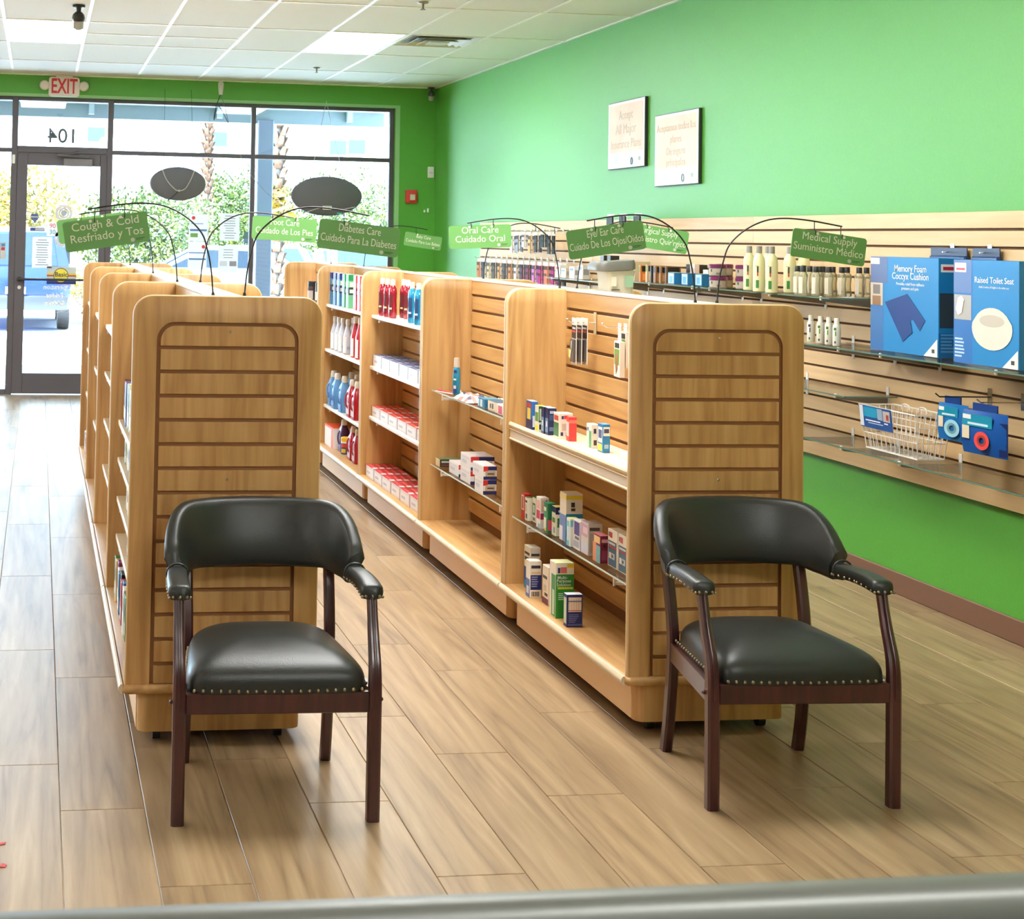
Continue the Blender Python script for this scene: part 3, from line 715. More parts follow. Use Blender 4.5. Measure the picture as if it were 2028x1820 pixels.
car('white car parked behind the left oval sign', 3.15, 27.6, math.radians(178), (120,122,124))
car('silver car parked beside the palm trunk', 6.75, 32.0, math.radians(88), (96,100,106))
car('white car parked under the right oval sign', 9.2, 32.2, math.radians(95), (118,120,122), 'suv')
car('pale blue car glimpsed left of the window mullion', 4.65, 31.8, math.radians(92), (60,76,90))

# ------------------------------------------------------------------ things on and by the window
GY_ = fy0+.0255       # inside face of the panes
def flat(name, label, cat, x0, x1, z0, z1, mat, group=None, y=GY_, th=.0012):
    t = thing(name, label, cat, ((x0+x1)/2, y, (z0+z1)/2), 0, group)
    w, h = (x1-x0)/2, (z1-z0)/2
    obj('sheet', MB().box(-w, w, -th, 0, -h, h).mesh('sheet', mat), t)
    return t, w, h
INK, INKB = P((120,124,136), .7), P((96,134,190), .6)
def lines(t, w, h, n, mat, z0=.8, z1=-.8, lw=.7, seed=0, th=.0018):
    rnd = random.Random(seed); m = MB()
    for k in range(n):
        z = h*(z0+(z1-z0)*k/max(1, n-1)); a = w*lw*rnd.uniform(.6, 1); m.box(-a, a, -th, -.001, z-h*.022, z+h*.022)
    obj('print', m.mesh('print', mat), t)
PAPER = bpy.data.materials.new('translucent_paper'); PAPER.use_nodes = True
_n = PAPER.node_tree; _b = _n.nodes['Principled BSDF']; _b.inputs['Base Color'].default_value = srgb(244,244,242); _b.inputs['Roughness'].default_value = .8
_t = _n.nodes.new('ShaderNodeBsdfTranslucent'); _t.inputs['Color'].default_value = srgb(236,236,236); _x = _n.nodes.new('ShaderNodeMixShader'); _x.inputs[0].default_value = .45
_n.links.new(_b.outputs[0], _x.inputs[1]); _n.links.new(_t.outputs[0], _x.inputs[2]); _n.links.new(_x.outputs[0], _n.nodes['Material Output'].inputs['Surface'])
def wl(px): return px
# mirrored shop number over the door and opening hours on the door glass
t = thing('window_lettering', 'mirrored number 104 on the pane above the door', 'lettering', (.205, GY_, 2.50))
obj('digits', text_me('104', .20, P((84,100,104), .5), .0006, bold=.003), t, (0, -.001, 0), (PI/2, 0, PI))
t = thing('window_lettering', 'mirrored white opening hours on the door glass', 'lettering', (.10, GY_, .96))
for k, (s_, z) in enumerate((('Hours of Operation', .075), ('Monday - Friday', -.005), ('9:00am to 6:00pm', -.08))):
    obj('text_line', text_me(s_, .066, P((250,250,250), .6), .0006, 'LEFT', bold=.0012), t, ((.49, .42, .455)[k], -.001, z), (PI/2, 0, PI))
t = thing('window_lettering', 'faint mirrored small print low on the door glass', 'lettering', (.3, GY_, .80))
obj('text_line', text_me('NO SMOKING', .036, P((190,190,196), .6), .0006), t, (0, -.001, 0), (PI/2, 0, PI))
t, w, h = flat('notice_sheet', 'white printed notice taped to the door glass', 'notice', -.06, .13, 1.22, 1.52, PAPER); lines(t, w, h, 11, INK, seed=1)
t, w, h = flat('notice_sheet', 'notice with red dot at its top left, on the window', 'notice', 1.46, 1.645, 1.51, 1.775, PAPER)
obj('red_dot', MB().lathe([(.018, 0), (.018, .001)], 18).mesh('red_dot', P((226,60,60), .6)), t, (-.05, -.001, .095), (PI/2, 0, 0))
obj('blue_band', MB().box(-w*.9, w*.9, -.002, -.001, -.035, -.015).box(-w*.8, w*.5, -.002, -.001, .035, .042).mesh('blue_band', INKB), t)
obj('green_block', MB().box(-w*.85, -w*.05, -.002, -.001, -.095, -.055).mesh('green_block', P((120,176,96), .6)), t)
t, w, h = flat('notice_sheet', 'notice with red dot at its top right, on the window', 'notice', 1.455, 1.64, 1.235, 1.505, PAPER)
obj('red_dot', MB().lathe([(.018, 0), (.018, .001)], 18).mesh('red_dot', P((226,60,60), .6)), t, (.058, -.001, .085), (PI/2, 0, 0))
obj('blue_band', MB().box(-w*.9, w*.9, -.002, -.001, .02, .03).box(-w*.9, w*.9, -.002, -.001, -.045, -.028).mesh('blue_band', INKB), t)
t, w, h = flat('notice_sheet', 'white sheet of printed lines beside the middle mullion', 'notice', 1.765, 1.96, 1.52, 1.79, PAPER); lines(t, w, h, 10, INK, seed=3)
t, w, h = flat('notice_sheet', 'white sheet with two small pictures beside the middle mullion', 'notice', 1.755, 1.95, 1.21, 1.47, PAPER); lines(t, w, h, 4, INK, .7, .1, seed=4)
obj('picture', MB().box(-w*.85, -w*.1, -.002, -.001, -.07, -.02).mesh('picture', P((210,214,228), .6)), t); obj('picture', MB().box(w*.15, w*.85, -.002, -.001, -.07, -.02).mesh('picture', P((150,150,162), .6)), t)
t, w, h = flat('window_sticker', 'blue and yellow sticker lettered Basic on the door glass', 'sticker', .085, .37, 1.065, 1.235, P((196,206,206), .6))
obj('stripe', MB().box(-w, w, -.0018, -.001, -h, -.03).mesh('stripe', P((44,66,140), .6)), t)
obj('stripe', MB().box(-w, w, -.0018, -.001, .005, .022).mesh('stripe', P((224,196,72), .6)), t)
obj('stripe', MB().box(-w, w, -.0018, -.001, -.010, .004).mesh('stripe', P((176,64,52), .6)), t)
obj('sun_disc', MB().lathe([(.072, 0), (.072, .001)], 28).mesh('sun_disc', P((40,52,70), .6)), t, (-.005, -.0018, .0), (PI/2, 0, 0))
obj('sun_disc', MB().lathe([(.066, 0), (.066, .001)], 28).mesh('sun_disc', P((232,214,70), .6)), t, (-.005, -.0026, .0), (PI/2, 0, 0))
obj('word', text_me('Basic', .062, P((34,44,70), .6), .0006, bold=.001), t, (-.003, -.0042, .008), ROT_FRONT)
for k, (z, nm) in enumerate(((1.755, 'upper'), (1.51, 'lower'))):
    t = thing('round_decal', nm+' faint round decal on the door glass', 'decal', (.235, GY_, z), 0, 'round decals on the door')
    for r0, r1, c in ((.0, .03, (176,180,196)), (.034, .052, (206,206,214)), (.056, .085, (222,222,228))):
        m = MB(); n = 28
        m.v = [(math.cos(2*PI*q/n)*r, 0, math.sin(2*PI*q/n)*r) for r in (max(r0, .001), r1) for q in range(n)]; m.f = [[q, (q+1) % n, n+(q+1) % n, n+q] for q in range(n)]; m.m = [0]*n
        obj('ring', m.mesh('ring', P(c, .8)), t, (0, -.0012, 0))
t = thing('shield_decal', 'small blue shield decal on the door glass', 'decal', (-.045, GY_, 1.70))
obj('shield', MB().prism([(-.035, .045), (.035, .045), (.035, -.005), (0, -.045), (-.035, -.005)], 'y', -.0015, 0).mesh('shield', P((84,104,150), .6)), t)
obj('band', MB().box(-.034, .034, -.0022, -.0015, .008, .018).mesh('band', PAPER), t)
t, w, h = flat('window_sticker', 'narrow blue bordered sticker under the shield decal', 'sticker', -.085, .055, 1.575, 1.61, P((60,84,160), .6)); obj('panel', MB().box(-w*.3, w*.92, -.002, -.001, -h*.6, h*.6).mesh('panel', PAPER), t)
t, w, h = flat('notice_sheet', 'white sticker reading 90 over 30 on the door glass', 'sticker', .075, .185, 1.53, 1.665, PAPER)
obj('red_figures', text_me('90', .062, P((222,120,120), .6), .0005, bold=.001), t, (0, -.0018, .03), ROT_FRONT); obj('blue_figures', text_me('30', .062, P((110,170,180), .6), .0005, bold=.001), t, (0, -.0018, -.03), ROT_FRONT)
t, w, h = flat('card_sticker', 'narrow payment card sticker on the far left pane', 'sticker', -.365, -.315, 1.30, 1.46, P((196,196,192), .6))
for z, c in ((.055, (70,120,170)), (.018, (178,60,52))): obj('logo', MB().box(-w*.75, w*.75, -.002, -.001, z-.015, z+.015).mesh('logo', P(c, .6)), t)
t, w, h = flat('card_sticker', 'small teal sticker at the left of the middle mullion', 'sticker', 2.005, 2.05, 1.50, 1.61, P((96,140,150), .6)); obj('band', MB().box(-w, w, -.002, -.001, -h, -h*.2).mesh('band', P((120,150,196), .6)), t)
# lit-up oval signs seen from behind, hung on wires
def oval(label, cx, cz, rx, rz, y, extra):
    t = thing('oval_sign', label, 'sign', (cx, y, cz), 0, 'oval window signs')
    n = 40; m = MB(); prof = [(.0, -.030), (.90, -.030), (.97, -.022), (1.0, -.006), (1.0, .010), (.95, .018), (.0, .018)]
    vs = [(rx*r*math.cos(2*PI*k/n), yy, rz*r*math.sin(2*PI*k/n)) for r, yy in prof[1:-1] for k in range(n)]; m.v = vs; q = len(prof)-2
    for j in range(q-1):
        for k in range(n): m.f.append([j*n+k, j*n+(k+1) % n, (j+1)*n+(k+1) % n, (j+1)*n+k]); m.m.append(0)
    m.f += [list(range(n)), list(range((q-1)*n, q*n))]; m.m += [0, 0]
    obj('back_shell', m.mesh('back_shell', P((92,92,96), .6), 40), t)  # dark shell greyed, window haze put into the colour
    wm = P((190,190,184), .4)
    if extra == 'chain':
        pts = [(-.155, -.034, .13), (-.11, -.036, .03), (-.03, -.037, -.055), (.015, -.037, -.068), (.07, -.037, -.045), (.12, -.036, .04), (.155, -.034, .13)]
        obj('chain', MB().tube(smooth_path(pts, 5), .005, 6).mesh('chain', wm), t)
        obj('clasp', MB().ball((.01, -.04, -.068), .011).mesh('clasp', wm, 60), t)
        obj('power_cord', MB().tube(smooth_path([(.01, -.036, -.07), (-.06, -.034, -.135), (-.10, -.02, -.17)], 4), .0035, 6).mesh('power_cord', BLACK), t)
        for s in (-1, 1): obj('wire', MB().tube([(s*.14, -.02, .14), (s*.13, .195, .93)], .002, 5).mesh('wire', BLACK), t)
    else:
        obj('junction_box', MB().bbox(-.045, .045, -.055, -.03, -.135, -.095, .004, 1).mesh('junction_box', P((206,206,204), .5)), t)
        obj('power_cord', MB().tube(smooth_path([(.05, -.04, -.115), (.15, -.04, -.125), (.28, -.036, -.10)], 4), .004, 6).mesh('power_cord', wm), t)
        obj('power_cord', MB().tube(smooth_path([(-.05, -.04, -.115), (-.12, -.045, -.13), (-.22, -.04, -.17)], 4), .004, 6).mesh('power_cord', wm), t)
        obj('tag', MB().box(.10, .15, -.034, -.03, -.172, -.16).mesh('tag', P((70,190,186), .5)), t)
        for s in (-1, 1): obj('wire', MB().tube([(s*.17, -.01, .15), (0, .10, .94)], .003, 5).mesh('wire', wm), t)
    return t
oval('smaller dark oval sign with a drooping chain in the window', 1.315, 2.06, .272, .163, 14.62, 'chain')
oval('larger dark oval sign with a cable box in the window', 2.775, 1.975, .352, .193, 14.62, 'box')
t = thing('power_cable', 'thin cable looping across the window beside the smaller oval sign', 'cable', (1.72, 14.68, 2.95))
obj('plug', MB().lathe([(.018, 0), (.024, .05), (.030, .11), (.016, .13)], 12).mesh('plug', P((224,222,216), .5), 40), t, (0, 0, -.01))
obj('cord', MB().tube(smooth_path([(0,0,0), (-.05, 0, -.15), (-.06, 0, -.26), (-.02, .02, -.12), (.08, .01, -.28)], 6), .004, 6).mesh('cord', BLACK), t)
obj('cord', MB().tube(smooth_path([(0,0,0), (.05, 0, -.16), (.12, .01, -.40), (.22, .01, -.62), (.36, .01, -.84), (.60, .01, -1.05), (.80, 0, -1.10)], 8), .003, 6).mesh('cord', P((120,120,120), .5)), t)
# exit sign
t = thing('exit_sign', 'white sign with red letters EXIT and two lamp heads over the door', 'sign', (.205, YW, 2.975))
obj('housing', MB().prism(rrect(-.148, .148, -.095, .092, .03, 5), 'y', -.06, 0).mesh('housing', P((232,228,222), .5), 40), t)
obj('mount', MB().bbox(-.08, .08, -.05, 0, .09, .113, .004, 1).mesh('mount', P((228,222,214), .5)), t)
obj('letters', text_me('EXIT', .20, P((206,40,52), .5), .0006, sx=.62, bold=.004), t, (0, -.0612, -.002), ROT_FRONT)
for s in (-1, 1): obj('lamp_head', MB().lathe([(.014, -.02), (.045, .0), (.048, .02), (.036, .035)], 18).mesh('lamp_head', P((228,224,216), .35), 40), t, (s*.188, -.05, .008), (PI/2, 0, 0))
# fire alarm, sensors and cameras by the corner
t = thing('fire_alarm', 'red fire alarm strobe on the green wall by the window', 'fire alarm', (3.667, YW, 1.997))
obj('housing', MB().bbox(-.058, .058, -.045, 0, -.067, .067, .008, 2).mesh('housing', P((206,54,48), .45), 40), t)
obj('strobe_lens', MB().bbox(-.018, .034, -.058, -.045, -.035, .022, .004, 1).mesh('strobe_lens', P((214,208,190), .25)), t)
obj('grille', MB().box(-.03, .03, -.0465, -.045, -.058, -.045).mesh('grille', P((150,36,34), .6)), t)
t = thing('wall_sensor', 'white oblong box beside the corner above the fire alarm', 'sensor', (3.865, YW, 2.245))
obj('case', MB().bbox(-.03, .03, -.03, 0, -.055, .055, .005, 2).mesh('case', P((240,238,234), .4), 40), t); obj('lens', MB().box(-.018, .018, -.0315, -.03, -.012, .002).mesh('lens', P((214,212,210), .3)), t)
t = thing('wall_fitting', 'small white broken fitting low on the green wall corner', 'fitting', (3.825, YW, 1.855))
obj('stub', MB().bbox(-.025, -.008, -.012, 0, -.012, .012, .002, 1).mesh('stub', WHITE), t); obj('stub', MB().bbox(.012, .026, -.012, 0, -.01, .03, .002, 1).mesh('stub', WHITE), t)
def camera_dome(label, x, y, s=1.0, dark=(34,34,38)):
    t = thing('security_camera', label, 'security camera', (x, y, ZC-.004), 0, 'ceiling security cameras')
    obj('mount', MB().lathe([(.045*s, 0), (.042*s, -.012*s), (.016*s, -.02*s), (.014*s, -.055*s)], 16).mesh('mount', P(dark, .5), 40), t)
    obj('body', MB().ball((0, -.01*s, -.085*s), .044*s, sc=(1, 1, 1.05)).mesh('body', P(dark, .4), 60), t)
    obj('lens_hood', MB().lathe([(.036*s, 0), (.034*s, -.05*s), (.020*s, -.062*s)], 16).mesh('lens_hood', P((176,176,172), .35), 40), t, (0, -.02*s, -.105*s), (.35, 0, 0))
camera_dome('black security camera on the ceiling above the exit door', .225, 10.20)
camera_dome('small dark security camera in the ceiling corner by the window', 3.835, 14.72, .8, (70,74,78))
for lab, x, y in (('fire sprinkler on the ceiling near the window', 2.427, 13.38), ('fire sprinkler at the very top of the picture', 2.404, 9.47)):
    t = thing('sprinkler', lab, 'sprinkler', (x, y, ZC-.002), 0, 'ceiling sprinklers')
    obj('escutcheon', MB().lathe([(.036, 0), (.030, -.006), (.010, -.010)], 16).mesh('escutcheon', P((150,150,146), .4), 40), t)
    obj('nozzle', MB().lathe([(.007, -.008), (.007, -.04), (.018, -.045), (.018, -.048)], 12).mesh('nozzle', P((140,138,130), .4), 40), t)

# ------------------------------------------------------------------ right wall: slatwall, shelves, stock
SX = XR-.028          # face of the slats
SY0, SY1 = -1.4, 13.12
sw = thing('slatwall', 'pale maple slatwall panelling along the green wall', 'wall panelling', (XR, 0, 0))
obj('backing', MB().box(-.018, -.001, SY0, SY1, .527, 1.73).mesh('backing', P((96,66,36), .8)), sw)
seams = [SY0, 1.65, 4.07, 5.45, 7.905, 10.35, SY1]
for a, b in zip(seams[:-1], seams[1:]):
    L = b-a-.002
    mid = MB().bbox(-.028, -.010, -L/2, L/2, -.0321, .0321, .0012, 1).mesh('slat', WALL_MAPLE)
    for k in range(15): obj('slat', mid, sw, (0, (a+b)/2, 1.617-.0755*k))
    obj('slat', MB().bbox(-.028, -.010, -L/2, L/2, 1.6605, 1.73, .0012, 1).mesh('slat', WALL_MAPLE), sw, (0, (a+b)/2, 0))
    obj('slat', MB().bbox(-.028, -.010, -L/2, L/2, .527, .5165, .0012, 1).mesh('slat', WALL_MAPLE), sw, (0, (a+b)/2, 0)) if False else None
obj('edge_strip', MB().bbox(-.028, 0, SY1, SY1+.012, .527, 1.73, .002, 1).mesh('edge_strip', P((240,226,200), .4)), sw)
# framed wall posters
def poster(label, y0, y1, z0, z1, txt, seed):
    t = thing('wall_poster', label, 'poster', (XR, (y0+y1)/2, (z0+z1)/2), 0, 'posters on the green wall'); w, h = (y1-y0)/2, (z1-z0)/2
    obj('frame', MB().bbox(-.022, 0, -w, w, -h, h, .002, 1).mesh('frame', P((44,48,44), .5)), t)
    obj('mount', MB().box(-.0235, -.022, -w+.006, w-.006, -h+.005, h-.005).mesh('mount', P((240,240,236), .4)), t)
    obj('print_area', MB().box(-.0245, -.0235, -w+.03, w-.03, -h*.52, h-.022).mesh('print_area', noisy('poster_tan_%d' % seed, (226,196,170), (240,216,192), 3.5, .5)), t)
    obj('photo_strip', MB().box(-.0245, -.0235, -w+.03, w-.03, -h+.02, -h*.53).mesh('photo_strip', noisy('poster_blue_%d' % seed, (196,206,226), (240,242,246), 9, .5)), t)
    for s_, z, sz in txt: obj('text_line', text_me(s_, sz, P((206,178,146), .5), .0004), t, (-.0252, 0, z), ROT_LEFT)
    obj('emblem', MB().tube([(-.0255, -.11+.016*math.cos(2*PI*k/16), -.185+.022*math.sin(2*PI*k/16)) for k in range(16)], .004, 5, 0, True).mesh('emblem', P((120,150,160), .5)), t)
    obj('emblem', MB().box(-.026, -.0245, -.255, -.225, -.185, -.16).mesh('emblem', P((150,170,150), .5)), t)
poster('upper left framed poster reading Accept All Major Insurance Plans', 9.445, 10.09, 2.075, 2.533, (('Accept', .13, .085), ('All Major', .035, .095), ('Insurance Plans', -.065, .085)), 1)
poster('lower right framed poster reading Aceptamos todos los planes', 8.625, 9.28, 1.935, 2.39, (('Aceptamos todos los', .135, .068), ('planes', .06, .068), ('De seguro', -.015, .068), ('principales', -.085, .068)), 2)

def wall_bracket(t, y, depth, z):
    x1 = -.028
    m = MB().prism([(x1, z-.008), (x1, z-.055), (x1-.02, z-.050), (x1-depth+.01, z-.020), (x1-depth, z-.008)], 'y', y-.003, y+.003)
    b = obj('bracket', m.mesh('bracket', P((120,112,98), .4)), t)
    obj('bracket_plate', MB().bbox(x1-.004, x1, y-.011, y+.011, z-.075, z+.035, .001, 1).mesh('bracket_plate', P((224,224,218), .3)), b)
    obj('bracket_tip', MB().bbox(x1-depth-.004, x1-depth+.006, y-.005, y+.005, z-.016, z+.004, .002, 1).mesh('bracket_tip', P((236,232,222), .4)), b)
def wall_shelf(label, y0, y1, z, depth, brs):
    t = thing('glass_shelf', label, 'shelf', (XR, 0, 0), 0, 'glass shelves on the slatwall')
    x0, x1 = -.034-depth, -.034
    p = obj('glass_plate', MB().box(x0, x1, y0, y1, z-.006, z).mesh('glass_plate', SHELF_GLASS), t)
    obj('polished_edge', MB().box(x0-.0012, x0, y0, y1, z-.006, z).box(x0, x1, y0-.0012, y0, z-.006, z).mesh('polished_edge', SHELF_EDGE), p)
    for y in brs: wall_bracket(t, y, depth, z)
    return t
wall_shelf('glass shelf on the slatwall holding bottles with black caps', 6.53, 7.90, 1.338, .30, (6.62, 7.12, 7.80))
wall_shelf('glass shelf on the slatwall holding blue boxes, left of the bottles', 7.93, 9.20, 1.338, .30, (8.02, 8.62, 9.10))
wall_shelf('glass shelf on the slatwall behind the grey basin, farther left', 9.25, 10.50, 1.318, .28, (9.35, 10.4))
wall_shelf('glass shelf on the slatwall carrying two big blue boxes', 4.85, 6.92, 1.113, .28, (5.35, 6.15, 6.50, 6.86))
wall_shelf('short empty glass shelf on the slatwall', 6.47, 7.45, .897, .26, (6.56, 7.3))
wall_shelf('lowest glass shelf on the slatwall under the wire basket', 4.6, 7.45, .672, .28, (5.05, 6.0, 6.47, 6.86))

# ---- printed cartons ------------------------------------------------------
def carton_mesh(lx, ly, h, base, top=None, prints=()):
    """box with origin at its near left bottom corner (min x, min y); prints: (face, u0, v0, u1, v1, rgb); face L looks to -x, F looks to -y, T up"""
    mats = [P(base, .45)]; m = MB().bbox(0, lx, 0, ly, 0, h, .0012, 1)
    def mi(rgb):
        q = P(rgb, .45)
        if q not in mats: mats.append(q)
        return mats.index(q)
    e = .0004
    pl = list(prints)
    if top: pl.append(('T', .0, .0, 1, 1, top))
    for k, (f, u0, v0, u1, v1, c) in enumerate(pl):
        d = e+k*.00004
        if f == 'L': m.quad((-d, ly*(1-u0), h*v0), (-d, ly*(1-u1), h*v0), (-d, ly*(1-u1), h*v1), (-d, ly*(1-u0), h*v1), mi(c))
        elif f == 'F': m.quad((lx*u0, -d, h*v0), (lx*u1, -d, h*v0), (lx*u1, -d, h*v1), (lx*u0, -d, h*v1), mi(c))
        elif f == 'T': m.quad((lx*u0, ly*v0, h+d), (lx*u1, ly*v0, h+d), (lx*u1, ly*v1, h+d), (lx*u0, ly*v1, h+d), mi(c))
    return m.mesh('carton', mats)
def carton(label, X, Y, z, lx, ly, h, base, top=None, prints=(), rz=0, group=None, name='carton', cat='box', texts=()):
    o = obj(name, carton_mesh(lx, ly, h, base, top, prints), None, (X, Y, z+.0006), (0, 0, math.radians(rz)))
    tag(o, label, cat, group)
    for face, s_, size, u, v, rgb in texts:
        me = text_me(s_, size, P(rgb, .5), .0002, bold=size*.003)
        if face == 'F': obj('lettering', me, o, (lx*u, -.0011, h*v), ROT_FRONT)
        else: obj('lettering', me, o, (-.0011, ly*(1-u), h*v), ROT_LEFT)
    return o
def scribble(face, u0, u1, v0, v1, n, rgb, seed=0, fill=.5):
    r = random.Random(seed); out = []
    for k in range(n):
        v = v1-(v1-v0)*k/n; h = (v1-v0)/n*fill; w = r.uniform(.6, 1)
        out.append((face, u0, v-h, u0+(u1-u0)*w, v, rgb))
    return out
BL, NV, WT, TEAL = (24,128,190), (30,52,120), (244,244,240), (20,150,200)
# two big blue boxes
o = carton('big blue carton lettered Memory Foam Coccyx Cushion on the slatwall shelf', 3.740, 5.932, 1.113, .10, .525, .418, BL, None,
    [('L', 0, .0, .20, 1, (60,110,170)), ('L', 0, .72, .26, 1, (88,104,150)), ('L', .0, .48, .19, .72, (196,180,160)), ('L', .03, .48, .16, .58, (150,110,70)), ('L', .04, .60, .15, .70, (120,110,104)), ('L', 0, .92, .14, .985, WT)]
    + [('F', .05, .30, .95, .65, (52,62,66)), ('F', .1, .86, .9, .94, WT), ('F', .2, .88, .8, .915, (200,40,60)), ('F', 0, 0, 1, .25, (16,100,160))]+scribble('F', .1, .9, .04, .24, 6, (90,160,210), 2), texts=(('L', 'Memory Foam', .042, .60, .88, WT), ('L', 'Coccyx Cushion', .042, .60, .80, WT), ('L', 'Provides relief from tailbone', .0185, .60, .72, WT), ('L', 'pressure and pain', .0185, .60, .675, WT)))
cu = [(-.02, .235), (.10, .275), (.175, .10), (.135, .055), (.105, .10), (.085, .105), (.105, .045), (.045, .005)]
cu = [(.09, .230), (-.005, .275), (-.10, .165), (-.085, .095), (-.055, .10), (-.035, .145), (-.02, .15), (-.035, .09), (.02, .045)]
obj('corner_flash', MB().prism([(.006, .002), (.006, .078), (.105, .002)], 'x', -.0020, -.0010).mesh('corner_flash', P((240,236,226), .5)), o); obj('corner_mark', MB().box(-.0026, -.0020, .025, .045, .018, .034).mesh('corner_mark', P((60,60,60), .5)), o)
obj('cushion_picture', MB().prism([(.404, .217), (.231, .259), (.0945, .150), (.135, .105), (.185, .150), (.205, .145), (.190, .095), (.2625, .050)], 'x', -.0022, -.0012).mesh('cushion_picture', P((28,64,128), .6)), o)
o = carton('big blue carton lettered Raised Toilet Seat on the slatwall shelf', 3.700, 5.345, 1.113, .13, .417, .415, BL, None,
    [('L', 0, 0, .30, 1, (44,110,180)), ('L', 0, .68, .28, 1, (96,124,176)), ('L', .01, .42, .28, .66, (176,172,166)), ('L', .02, .88, .20, .97, WT), ('L', .04, .90, .18, .92, (200,50,70))]+scribble('L', .02, .2, .04, .24, 6, (190,214,236), 3), texts=(('L', 'Raised Toilet Seat', .034, .63, .81, WT), ('L', 'Adds 5 inches of height to the toilet seat', .0115, .63, .745, WT)))
obj('corner_flash', MB().prism([(.004, .002), (.004, .075), (.100, .002)], 'x', -.0020, -.0010).mesh('corner_flash', P((240,236,226), .5)), o); obj('corner_mark', MB().box(-.0026, -.0020, .025, .045, .018, .034).mesh('corner_mark', P((60,60,60), .5)), o)
n = 26; seat = [(.165+.128*math.cos(2*PI*k/n)*(1 if math.sin(2*PI*k/n) < .3 else .94), .148+(.082 if math.sin(2*PI*k/n) > 0 else .084)*math.sin(2*PI*k/n)) for k in range(n)]
obj('seat_picture', MB().prism(seat, 'x', -.0022, -.0012).mesh('seat_picture', P((222,214,198), .6)), o)
obj('seat_picture', MB().prism([(.165+.078*math.cos(2*PI*k/n), .178+.024*math.sin(2*PI*k/n)) for k in range(n)], 'x', -.0028, -.0022).mesh('seat_picture', P((196,186,170), .6)), o)
obj('toilet_picture', MB().prism([(.385, .19), (.36, .20), (.345, .255), (.36, .27), (.385, .262), (.40, .215)], 'x', -.0028, -.0022).mesh('toilet_picture', P((238,234,226), .6)), o)
# dark packs hanging behind the big boxes
for k, (lab, y, w_) in enumerate((('dark blue pack hanging behind the coccyx cushion carton', 6.06, .26), ('navy pack hanging between the two big blue cartons', 5.80, .18))):
    t = thing('hanging_pack', lab, 'package', (3.868, y, 1.563), 0, 'blue packs hung behind the big cartons')
    obj('pouch', MB().bbox(-.012, .010, -w_/2, w_/2, -.38, -.02, .006, 1).mesh('pouch', P((26,60,116), .3)), t)
    obj('header', MB().box(-.002, .002, -w_/2, w_/2, -.02, .014).mesh('header', P((24,34,70), .4)), t)
    obj('hook', MB().tube([(.019, 0, -.005), (-.03, 0, -.005)], .003, 6).bbox(.015, .019, -.014, .014, -.03, .03, .001, 1).mesh('hook', CHROME), t)
# bottles ----------------------------------------------------------------
def bottle(name, label, X, Y, z, prof, mat, cap, capmat, label_art=(), n=18, sx=1, sy=1, group=None, rz=0, cat='bottle'):
    """prof: body profile; cap: profile; label_art: (z0, z1, rgb, a0, a1) bands wrapped a little proud over angle range (degrees, 180 = -x, 270 = -y)"""
    t = thing(name, label, cat, (X, Y, z+.0006), math.radians(rz), group)
    key = (name, tuple(prof), mat.name, sx, sy)
    if key not in _B: _B[key] = MB().lathe(prof, n, sx, sy).mesh('body', mat, 50)
    obj('body', _B[key], t)
    key = (name, tuple(cap), capmat.name, sx, sy, 'c')
    if key not in _B: _B[key] = MB().lathe(cap, 14, min(1, sx*1.1), min(1, sy*1.1)).mesh('cap', capmat, 40)
    obj('cap', _B[key], t)
    if label_art:
        key = (name, tuple(label_art), sx, sy, 'l')
        if key not in _B:
            mats = []; m = MB()
            for (z0, z1, rgb, a0, a1) in label_art:
                q = P(rgb, .5)
                if q not in mats: mats.append(q)
                def rad(z):
                    for (r0, y0), (r1, y1) in zip(prof[:-1], prof[1:]):
                        if min(y0, y1) <= z <= max(y0, y1) and y1 != y0: return r0+(r1-r0)*(z-y0)/(y1-y0)
                    return prof[len(prof)//2][0]
                st = 8; d = .0008+.0003*len(m.f)/8
                vs = []
                for zz in (z0, z1):
                    r = rad(zz)+d
                    for k in range(st+1):
                        a = math.radians(a0+(a1-a0)*k/st); vs.append((r*sx*math.cos(a), r*sy*math.sin(a), zz))
                m.add(vs, [(k, k+1, st+2+k, st+1+k) for k in range(st)], mats.index(q))
            _B[key] = m.mesh('label', mats, 60)
        obj('label', _B[key], t)
    return t
_B = {}
CREAM = P((232,224,176), .4); GREYCAP = P((142,136,126), .45); BCAP = P((26,26,28), .45)
cream_prof = [(.024, 0), (.029, .004), (.029, .150), (.026, .172), (.015, .188), (.013, .196)]
cream_cap = [(.0145, .194), (.0145, .226), (.013, .229)]
art = ((.020, .060, (60,130,60), 205, 235), (.098, .130, (60,70,60), 215, 232), (.080, .098, (190,60,50), 217, 230), (.128, .134, (190,190,170), 195, 225))
Z1 = 1.338
for k, (x, y) in enumerate(((3.640, 7.445), (3.580, 7.215), (3.566, 7.055), (3.70, 7.36), (3.76, 7.25), (3.70, 7.13), (3.80, 7.18))):
    bottle('lotion_bottle', [ 'cream lotion bottle beside the purple-lidded jars', 'second cream lotion bottle of the front row', 'cream lotion bottle at the right of the front row', 'cream lotion bottle behind the first gap of the front row', 'rearmost cream lotion bottle against the slatwall', 'cream lotion bottle behind the right one of the front row', 'cream lotion bottle hidden behind the medical supply sign'][k], x, y, Z1, cream_prof, CREAM, cream_cap, GREYCAP, art, group='cream lotion bottles', rz=8)
oil_prof = [(.019, 0), (.021, .003), (.021, .012), (.0175, .045), (.0175, .06), (.021, .085), (.021, .100), (.013, .110), (.012, .114)]
oil_cap = [(.0135, .112), (.0135, .137), (.012, .139)]
oart = ((.012, .088, (236,224,206), 170, 225), (.040, .044, (190,70,60), 180, 216), (.052, .080, (214,196,176), 188, 206))
